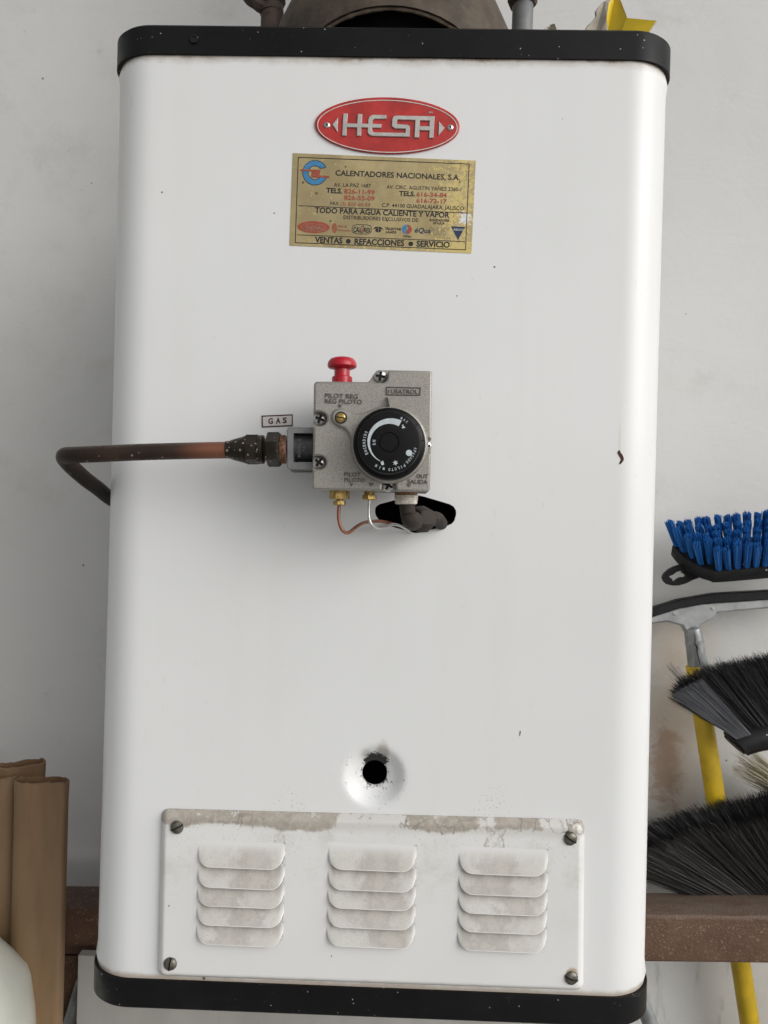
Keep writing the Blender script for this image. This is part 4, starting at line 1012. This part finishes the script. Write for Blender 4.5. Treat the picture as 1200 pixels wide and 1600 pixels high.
b = MB(); slab(b, [CP(735, 120, YC - .0005), CP(750, 20, YC + .003), CP(790, -40, YC + .01), CP(722, 8, YC + .006), CP(690, 40, YC + .006), CP(668, 72, YC + .006), CP(672, 105, YC + .006), CP(650, 132, YC + .006), CP(622, 158, YC + .006), CP(600, 195, YC + .006), low(CP(600, 260, YC + .006)), low(CP(745, 260, YC))], .0016); obj('torn_edge', b, TORN, YCARD, smooth=0)
q = F(862, 42, .03); PS = thing('paper_scrap', 'tiny curled pale scrap lying on the black top band', 'scrap', (q.x, .03, ztop))
b = MB(); slab(b, [low(CP(335, 230, .03)), CP(340, 186, .03), CP(358, 170, .032), CP(372, 160, .034), CP(380, 182, .03), low(CP(384, 230, .03))], .001); slab(b, [low(CP(378, 230, .029)), CP(372, 160, .031), CP(398, 152, .027), CP(412, 182, .026), low(CP(410, 230, .027))], .001); obj('scrap', b, TORN, PS, smooth=0)

# ------------------------------------------------------------------ stand under the heater
ST = thing('metal_stand', 'galvanised tube stand with splayed legs under the water heater', 'stand', (XC, .15, 0))
zs = Z_BB0
for y in (.06, .241):
    b = MB(); b.tube([(XC - HW + .02, y, zs - .0085), (XC + HW - .02, y, zs - .0085)], .008, 12); obj('top_rail', b, GALV, ST)
for (pa, pb, yy) in (((995, 1545), (1017, 1602), .06), ((129, 1530), (107, 1602), .2415)):
    a, c = F(*pa, yy), F(*pb, yy); d = (c - a).normalized(); top_ = a - d * ((zs - .009 - a.z) / -d.z) if yy < .1 else a; t = top_.z / -d.z
    b = MB(); b.tube([top_, top_ + d * t], .0065, 16); obj('leg', b, GALV, ST)
bl, br_ = F(122, 1493, .222), F(985, 1510, .222)
BD = thing('board', 'pale stained board standing upright under the heater in front of the brown rail', 'board', ((bl.x + br_.x) / 2, .228, 0))
b = MB(); b.prism([(bl.x, .0005), (br_.x, .0005), (br_.x, bl.z - .0005), (bl.x, bl.z)], y0=.233, y1=.222, bevels=((.0004, .0004),), back=True); obj('panel', b, STAINB, BD)

# ------------------------------------------------------------------ rusty steel frame
YBF, YBB = .25, .303
FR = thing('rusty_rack', 'brown painted steel rack rail with rusty pitted face running behind the heater', 'rack', (0, .275, 0))
a1 = F(-60, 1417, YBF); a2 = F(1330, 1434.5, YBF); h1 = F(-60, 1490.5, YBF); h2 = F(1330, 1508, YBF)
# a square tube with softened edges
b = MB(); rr = .004
def sq(z1, z0): return [(y, z) for (y, z) in rounded([(YBF, z0), (YBB, z0), (YBB, z1), (YBF, z1)], rr, 3)]
s1, s2 = sq(a1.z, h1.z), sq(a2.z, h2.z); n = len(s1)
NS = 24; vs = []
for i in range(NS + 1):
    t = i / NS; x = a1.x + (a2.x - a1.x) * t
    for p_, q_ in zip(s1, s2): vs.append((x, p_[0] * (1 - t) + q_[0] * t, p_[1] * (1 - t) + q_[1] * t))
fs = [[i * n + k, i * n + (k + 1) % n, (i + 1) * n + (k + 1) % n, (i + 1) * n + k] for i in range(NS) for k in range(n)] + [list(range(n)), [NS * n + k for k in range(n)][::-1]]
b.add(vs, fs); obj('rail', b, BEAM, FR)
q = F(122, 1500, YBF); zr = (h1.z * .85 + h2.z * .15)
b = MB(); b.box((q.x - .025, .2765, (zr - .002) / 2), (.05, .05, zr - .002)); obj('post', b, BEAM, FR, smooth=0)

# ------------------------------------------------------------------ flattened brown tubes
def flat_tube(px0, px1, py, Y, depth, ang, label, crush=0.0, z0=0.02):
    a, c = F(px0, py, Y), F(px1, py, Y); cx = (a.x + c.x) / 2; W = (c.x - a.x) / math.cos(R(ang)); top = (a.z + c.z) / 2
    t = thing('flattened_tube', label, 'tube', (cx, Y, 0), 'flattened brown tubes leaning in the corner')
    n = 40; r = depth / 2; mb = MB(); th = .0016
    def sec(d, k):
        p = []
        L_ = W / 2 - r
        for i in range(n):
            s = 2 * math.pi * i / n; x = math.copysign(abs(math.cos(s)) ** .8, math.cos(s)) * (L_ + r - d); y = math.copysign(abs(math.sin(s)) ** .55, math.sin(s)) * (r - d)
            y += k * crush * math.sin(x / W * 7) * r
            p.append((x, y))
        return p
    rows = [(sec(0, .6), 0), (sec(0, .6), top * .5), (sec(0, .8), top - .1), (sec(0, 1), top - .03)]
    ca, sa = math.cos(R(ang)), math.sin(R(ang)); vs = []
    jag = [rnd.uniform(-.0012, .0008) for _ in range(n)]
    lev = [(sec(0, .6), [z0] * n), (sec(0, .6), [top * .5] * n), (sec(0, .8), [top - .1] * n), (sec(0, 1), [top - .02] * n), (sec(-.0006, 1), [top - .001 + j for j in jag]), (sec(th, 1), [top + j for j in jag]), (sec(th + .0004, 1), [top - .06] * n), (sec(th, .6), [top - .4] * n)]
    for s_, zz in lev:
        for (x, y), z in zip(s_, zz): vs.append((cx + x * ca - y * sa, Y + x * sa + y * ca, z))
    fs = [[i * n + k, i * n + (k + 1) % n, (i + 1) * n + (k + 1) % n, (i + 1) * n + k] for i in range(len(lev) - 1) for k in range(n)]
    mb.add(vs, fs); mb.f.reverse()
    # cut edge shows darker fibre
    mb.m = [0] * len(mb.f)
    o = obj('tube_wall', mb, BOARD, t, smooth=60); return t
flat_tube(24, 107, 1218, .16, .020, -3, 'broad flattened brown tube standing in front beside the heater', .25)
flat_tube(2, 62, 1192, .20, .022, 32, 'flattened brown tube with a slanting open end, behind the broad one', .1)
flat_tube(-62, 22, 1213, .175, .020, 12, 'flattened brown tube cut by the left edge of the photograph', .2)

# pale container at the lower corner
YJ = .06; q = F(-150, 1600, YJ)
J = thing('plastic_container', 'pale greenish white plastic container with a sloping shoulder', 'container', (q.x, YJ + .06, 0))
b = MB(); rr_ = F(39, 1600, YJ + .06).x - q.x
zA = F(33, 1555, YJ + .06).z; zB = F(28, 1537, YJ + .06).z; zC = F(0, 1502, YJ + .06).z
dd = lambda px: F(px, 1540, YJ + .06).x - q.x
prof = [(.1, rr_ * 1.05), (zA - .10, rr_ * 1.06), (zA - .03, rr_ * 1.0), (zA, dd(33.5)), (zA + .004, dd(32)), (zB + .001, dd(28)), (zC, dd(0)), (zC + .028, dd(-36)), (zC + .036, dd(-60)), (zC + .038, dd(-80))]
cs = []
for (z, r) in prof: cs.append((z, r))
mb = MB(); seg = 48; vs = []
for (z, r) in cs:
    for k in range(seg):
        t = 2 * math.pi * k / seg; c_, s_ = math.cos(t), math.sin(t)
        vs.append((q.x + r * math.copysign(abs(c_) ** .75, c_), YJ + .06 + r * .8 * math.copysign(abs(s_) ** .75, s_), z))
mb.add(vs, [[i * seg + k, i * seg + (k + 1) % seg, (i + 1) * seg + (k + 1) % seg, (i + 1) * seg + k] for i in range(len(cs) - 1) for k in range(seg)] + [[(len(cs) - 1) * seg + k for k in range(seg)], list(range(seg))[::-1]])
obj('body', mb, PALEPL, J, smooth=30)

# ------------------------------------------------------------------ blue brush
CB = crop(1030, 780, 1200 / 170)
phi = R(35); Lx = Vector((1, .0, .115)).normalized(); Bd = Vector((0.0, -math.sin(phi), math.cos(phi))); Bd = (Bd - Lx * Bd.dot(Lx)).normalized(); Wd = Bd.cross(Lx) * -1
if Wd.y < 0: Wd = -Wd
YBR = .285
b0 = F(*CB((640, 775)), YBR)                      # base of a front row tuft
BR = thing('scrub_brush', 'blue bristled scrubbing brush with black back hanging on the wall', 'brush', b0)
LEN = .200; hw = .034
cen = b0 + Wd * .0245                                # centre line at that x
def bp(l, w_, h): return cen + Lx * l + Wd * w_ + Bd * h
# back: rounded slab, tapering at its near end
hw = .030; xl_ = -.034
def lend(w_): return xl_ + .043 * (1 - math.sqrt(max(0, 1 - ((hw - w_) / (2 * hw)) ** 2)))
pts = [(xl_ + .006, hw), (xl_ + .0015, hw - .0015)] + [(lend(hw - 2 * hw * k / 14), hw - 2 * hw * k / 14) for k in range(1, 14)] + [(xl_ + .03, -hw * .975), (xl_ + .043, -hw)]
pts += [(.16, -hw)] + [(.16 + hw * math.sin(R(180 * k / 12)), -hw * math.cos(R(180 * k / 12))) for k in range(1, 12)] + [(.16, hw)]
b = MB(); n = len(pts); lay = [(-.017, .004), (-.016, .001), (-.013, 0), (-.003, 0), (-.0005, .0012), (0, .003)]
vs = []
pp = pts if area(pts) > 0 else pts[::-1]
for h, ins in lay:
    for (l, w_) in offset(pp, -ins): vs.append(bp(l, w_, h))
b.add(vs, [[i * n + k, i * n + (k + 1) % n, (i + 1) * n + (k + 1) % n, (i + 1) * n + k] for i in range(len(lay) - 1) for k in range(n)] + [list(range(n))[::-1], [(len(lay) - 1) * n + k for k in range(n)]])
obj('brush_back', b, RUBBER, BR)
tab = [(440, 870), (380, 890), (300, 930), (220, 952), (150, 955), (90, 940), (55, 905), (42, 865), (60, 820), (110, 775), (170, 742), (250, 720), (330, 740), (420, 800)]
hol = [(110, 850), (150, 835), (190, 805), (235, 790), (255, 790), (262, 815), (300, 838), (288, 862), (240, 862), (200, 885), (180, 905), (148, 905), (145, 880), (118, 862)]
b = MB(); b.prism(onplane([CB(p) for p in tab], YBR + .03), [onplane([CB(p) for p in hol], YBR + .03)], y0=YBR + .036, y1=YBR + .03, bevels=((.0008, .0008),), back=True); obj('hanging_loop', b, RUBBER, BR)
def tuft(seed, nf=110):
    r_ = random.Random(seed); mb = MB()
    for i in range(nf):
        a = r_.uniform(0, 6.283); rad = math.sqrt(r_.random()); bx, by = rad * math.cos(a), rad * math.sin(a)
        x0, y0 = bx * .0030, by * .0030; x1, y1 = bx * .0042 + r_.gauss(0, .0006), by * .0042 + r_.gauss(0, .0006); h = .037 + r_.gauss(-.0006, .0011); wd = .00042
        d = r_.uniform(0, 6.28)
        vs = []
        for (x, y, z, w2) in ((x0, y0, 0, wd), ((x0 + x1) / 2, (y0 + y1) / 2, h / 2, wd), (x1, y1, h, wd * .85)):
            for k in range(3): vs.append((x + w2 * math.cos(d + k * 2.094), y + w2 * math.sin(d + k * 2.094), z))
        mb.add(vs, [[0, 1, 4, 3], [1, 2, 5, 4], [2, 0, 3, 5], [3, 4, 7, 6], [4, 5, 8, 7], [5, 3, 6, 8], [6, 7, 8]])
    return mb
tm = [obj('bristle_tuft', tuft(i), BLUE, BR, world=False, smooth=0) for i in range(4)]; used = set()
basis = Matrix((Lx, Wd, Bd)).transposed()
cnt = 0
for row in range(5):
    w_ = -.0245 + row * .01225
    for colm in range(19):
        l = xl_ + .005 + colm * .0104 + (.005 if row % 2 else 0)
        if l < lend(w_ - .003) + .0045: continue
        lean = -.40 + .34 * min(1, max(0, (l + .034) / .11)) + rnd.uniform(-.06, .06); lean2 = (row - 2) * .045 + rnd.uniform(-.05, .05)
        zax = (Bd + Lx * lean + Wd * lean2).normalized(); xax = (Lx - zax * Lx.dot(zax)).normalized(); yax = zax.cross(xax)
        rot = (Matrix((xax, yax, zax)).transposed() @ Matrix.Rotation(rnd.uniform(0, 6), 3, 'Z')).to_euler()
        i = cnt % 4; cnt += 1; pos = bp(l, w_, -.001); sc = (1, 1, rnd.uniform(.95, 1.05))
        if i not in used: used.add(i); place(tm[i], BR, pos, rot, sc)
        else: copy_to(tm[i], BR, pos, rot, sc)

# ------------------------------------------------------------------ squeegee with yellow handle
CQ = crop(990, 760, 1600 / 440); YQ = .335
q = F(*CQ((345, 1000)), YQ)
SQ = thing('floor_squeegee', 'floor squeegee with black rubber blade on a yellow handle leaning on the wall', 'squeegee', q)
def P4(l): return onplane([CQ(p) for p in l], YQ)
b = MB(); b.prism(P4([(-300, 770), (-150, 745), (110, 685), (250, 641), (450, 606), (764, 588), (1100, 585), (1100, 634), (764, 641), (470, 660), (380, 668), (250, 691), (110, 736), (-150, 790), (-300, 815)]), y0=YQ + .006, y1=YQ - .006, bevels=((.0012, .0012),), back=True); obj('rubber_blade', b, RUBBER, SQ)
b = MB(); b.prism(P4([(-300, 813), (-150, 788), (110, 734), (250, 689), (380, 666), (470, 658), (764, 639), (1100, 632), (1100, 682), (764, 690), (470, 716), (465, 735), (375, 790), (368, 822), (290, 826), (272, 790), (185, 768), (110, 777), (-150, 830), (-300, 855)]), y0=YQ + .005, y1=YQ - .0045, bevels=((.001, .001), (.0012, .0005)), back=True)
for c in ((232, 725), (448, 695)):
    pq = F(*CQ(c), YQ - .004); b.lathe((pq.x, YQ - .0044, pq.z), (0, -1, 0), [(0, .0022), (.0008, .002), (.001, .001), (.001, 0)], 12)
obj('blade_bracket', b, ALBAR, SQ)
hp = [F(*CQ((338, 830)), YQ), F(*CQ((350, 1030)), YQ)]; d = (F(1172, 1598, YQ + .004) - F(1088, 1045, YQ)).normalized()
b = MB(); b.lathe(hp[0] - d * .008, d, [(0, .005), (.003, .0092), (.010, .0104), (.018, .0106), (.0185, .0111), (.021, .0111), (.0215, .0107), (.028, .0109), (.052, .0119), (.0535, .0112), (.054, .0)], 28)
cr = [F(*CQ((x, y)), YQ - .0125) for x, y in ((345, 832), (350, 870), (347, 890), (362, 915), (360, 940), (372, 985), (378, 1018))]
b.tube(cr, [.0002, .0006, .0007, .0011, .0006, .0006, .0003], 6, mi=1); obj('socket', b, [GALV, DARKSLOT], SQ, 'split grey metal socket')
top_ = F(1086.5, 1040, YQ); b = MB(); L_ = (top_.z - .02) / -d.z
b.tube([top_ + d * (L_ * k / 12) for k in range(13)], .0113, 24); obj('handle', b, YEL, SQ, 'yellow wooden handle')

# ------------------------------------------------------------------ brooms
def strands(mb, n, fn, wd, seg=3, mi=0, r_=rnd):
    for i in range(n):
        a, c, bend = fn(i, r_); ax_ = (c - a); u = ax_.cross(Vector((0, 1, 0))).normalized(); v = ax_.cross(u).normalized(); d0 = r_.uniform(0, 6.28)
        vs = []; w2 = wd * r_.uniform(.7, 1.3)
        for k in range(seg + 1):
            t = k / seg; p_ = a + ax_ * t + bend * (t * t)
            w3 = w2 * (1 - .55 * t)
            for j in range(3): vs.append(p_ + (u * math.cos(d0 + j * 2.094) + v * math.sin(d0 + j * 2.094)) * w3)
        fs = [[k * 3 + j, k * 3 + (j + 1) % 3, k * 3 + 3 + (j + 1) % 3, k * 3 + 3 + j] for k in range(seg) for j in range(3)] + [[seg * 3, seg * 3 + 1, seg * 3 + 2]]
        mb.add(vs, fs, mi)
YU = .285
q = F(1185, 1150, YU)
U = thing('upper_broom', 'upside down broom with flared black and grey bristles, upper of the two', 'broom', q)
def up_fn(i, r_):
    s = r_.random() ** 1.15; y = r_.uniform(-.5, .5); x0 = 590 + s * 520; z0 = 1432 - s * 82
    te = [(212, 1188), (232, 1130), (262, 1098), (330, 1062), (480, 1008), (620, 982), (764, 952), (1000, 915), (1200, 890)]
    xt = 212 + (s ** .9) * 720 + r_.uniform(-10, 10)
    for k in range(len(te) - 1):
        if te[k][0] <= xt <= te[k + 1][0] or k == len(te) - 2:
            f = (xt - te[k][0]) / (te[k + 1][0] - te[k][0]); yt = te[k][1] + (te[k + 1][1] - te[k][1]) * f; break
    dep = y * .02; tip = y * .055
    yt += 30 * (r_.random() ** 1.3) + 16 * abs(math.sin(xt * .045 + .8 * y)) + 60 * (max(0, -y)) * r_.random()
    a = F(*CQ((x0, z0 + 10 * y)), YU + dep); c = F(*CQ((xt, yt)), YU + tip)
    return a, c, Vector((r_.gauss(0, .003), r_.gauss(0, .003), r_.gauss(.001, .003)))
b = MB(); strands(b, 6500, up_fn, .00027); o = obj('bristles', b, BLKSTR, U, smooth=0, kind='stuff')
def up_grey(i, r_):
    s = r_.random() * .2; a = F(*CQ((585 + s * 480, 1436 - s * 60)), YU - .012 - r_.random() * .004); xt = 225 + s * 820; yt = 1175 - s * 420 + r_.uniform(0, 40)
    return a, F(*CQ((xt, yt)), YU - .030 + r_.uniform(-.003, .004)), Vector((0, r_.uniform(-.003, .001), r_.uniform(-.001, .003)))
b = MB(); strands(b, 900, up_grey, .00028); obj('grey_bristles', b, GRYSTR, U, 'grey bristles on the near corner', smooth=0, kind='stuff')
b = MB(); rim = [(570, 1472), (600, 1448), (680, 1422), (764, 1408), (900, 1392), (1100, 1372)]
b.tube(smoothpath([F(*CQ(p), YU) for p in rim], 4), [.013] * 2 + [.0165] * 19, 16)
b.v = [Vector((v.x, YU + (v.y - YU) * 1.25, v.z)) for v in b.v]
obj('broom_head', b, RUBBER, U)
b = MB(); h0 = F(*CQ((930, 1400)), YU); h1 = h0 + Vector((.12, .02, -.62)); b.tube([h0, h1], .011, 16); obj('handle', b, YEL, U)

YL = .312
CL = crop(960, 1180, 1600 / 420)
q = F(1255, 1455, YL)
LB = thing('lower_broom', 'dusty black broom with bristles up behind the brown rail, lower of the two', 'broom', q)
te2 = [(60, 455), (210, 405), (340, 358), (430, 330), (560, 305), (640, 280), (780, 262), (830, 240), (914, 212), (1150, 150), (1400, 110)]
te3 = [(0, 660), (210, 565), (330, 510), (450, 468), (600, 440), (914, 395), (1150, 350), (1400, 320)]
def interp(te, x):
    for k in range(len(te) - 1):
        if x <= te[k + 1][0] or k == len(te) - 2:
            return te[k][1] + (te[k + 1][1] - te[k][1]) * (x - te[k][0]) / (te[k + 1][0] - te[k][0])
def lo_fn(back):
    def fn(i, r_):
        xt = 40 + r_.random() * 1150; t = (xt - 40) / 1150; y = r_.uniform(-1, 1)
        yt = interp(te2 if back else te3, xt) + 42 * r_.random() ** 1.5 + 16 * abs(math.sin(xt * .038 + (.5 if back else 1.7)))
        if back: yt += max(0, -y) * 90 * r_.random()
        xr = 990 + t * 330 + y * 10; yr = 1060 + y * 20
        dep = (.003 if back else -.004) + y * .004
        tip = (.004 if back else -.016) + y * (.006 if back else .010)
        return F(*CL((xr, yr)), YL + dep * .6), F(*CL((xt, yt)), YL + tip), Vector((r_.gauss(0, .004), r_.gauss(0, .003), r_.gauss(.002, .0035)))
    return fn
b = MB(); strands(b, 7500, lo_fn(True), .00028); obj('bristles', b, BLKSTR, LB, smooth=0, kind='stuff')
b = MB(); strands(b, 6000, lo_fn(False), .00028); obj('dusty_bristles', b, DUSTSTR, LB, 'dusty front row of bristles', smooth=0, kind='stuff')
b = MB(); b.tube(smoothpath([F(*CL((970, 1075)), YL), F(*CL((1150, 1062)), YL), F(*CL((1340, 1050)), YL)], 4), .016, 16); obj('broom_head', b, RUBBER, LB)
h0 = F(*CL((1160, 1075)), YL); b = MB(); b.tube([h0, h0 + Vector((.05, .02, -(h0.z - .02)))], .011, 16); obj('handle', b, YEL, LB)

YSB = .35; q = F(1262, 1262, YSB)
SB = thing('straw_broom', 'pale straw broom whose thin tips poke out below the upper broom', 'broom', q)
def st_fn(i, r_):
    s = r_.random(); a = F(1270 + 20 * s, 1255 + 30 * s, YSB)
    if r_.random() < .75: c = F(1142 + 40 * r_.random(), 1172 + s * 38 + r_.uniform(-4, 4), YSB - .01 + r_.uniform(-.008, .008))
    else: c = F(1165 + 30 * r_.random(), 1195 + s * 35, YSB + r_.uniform(-.01, .01))
    return a, c, Vector((0, r_.uniform(-.004, .004), r_.uniform(-.006, .004)))
b = MB(); strands(b, 260, st_fn, .00045, 4); obj('bristles', b, STRAW, SB, smooth=0, kind='stuff')
b = MB(); b.lathe(F(1268, 1255, YSB), Vector((.8, 0, -.6)), [(-.004, .02), (.04, .012), (.045, .010)], 16); b.tube([F(1285, 1268, YSB), F(1285, 1268, YSB) + Vector((.3, .01, -.68))], .010, 12); obj('handle', b, YEL, SB)
for o in bpy.data.objects:
    if '_w' in o: del o['_w']
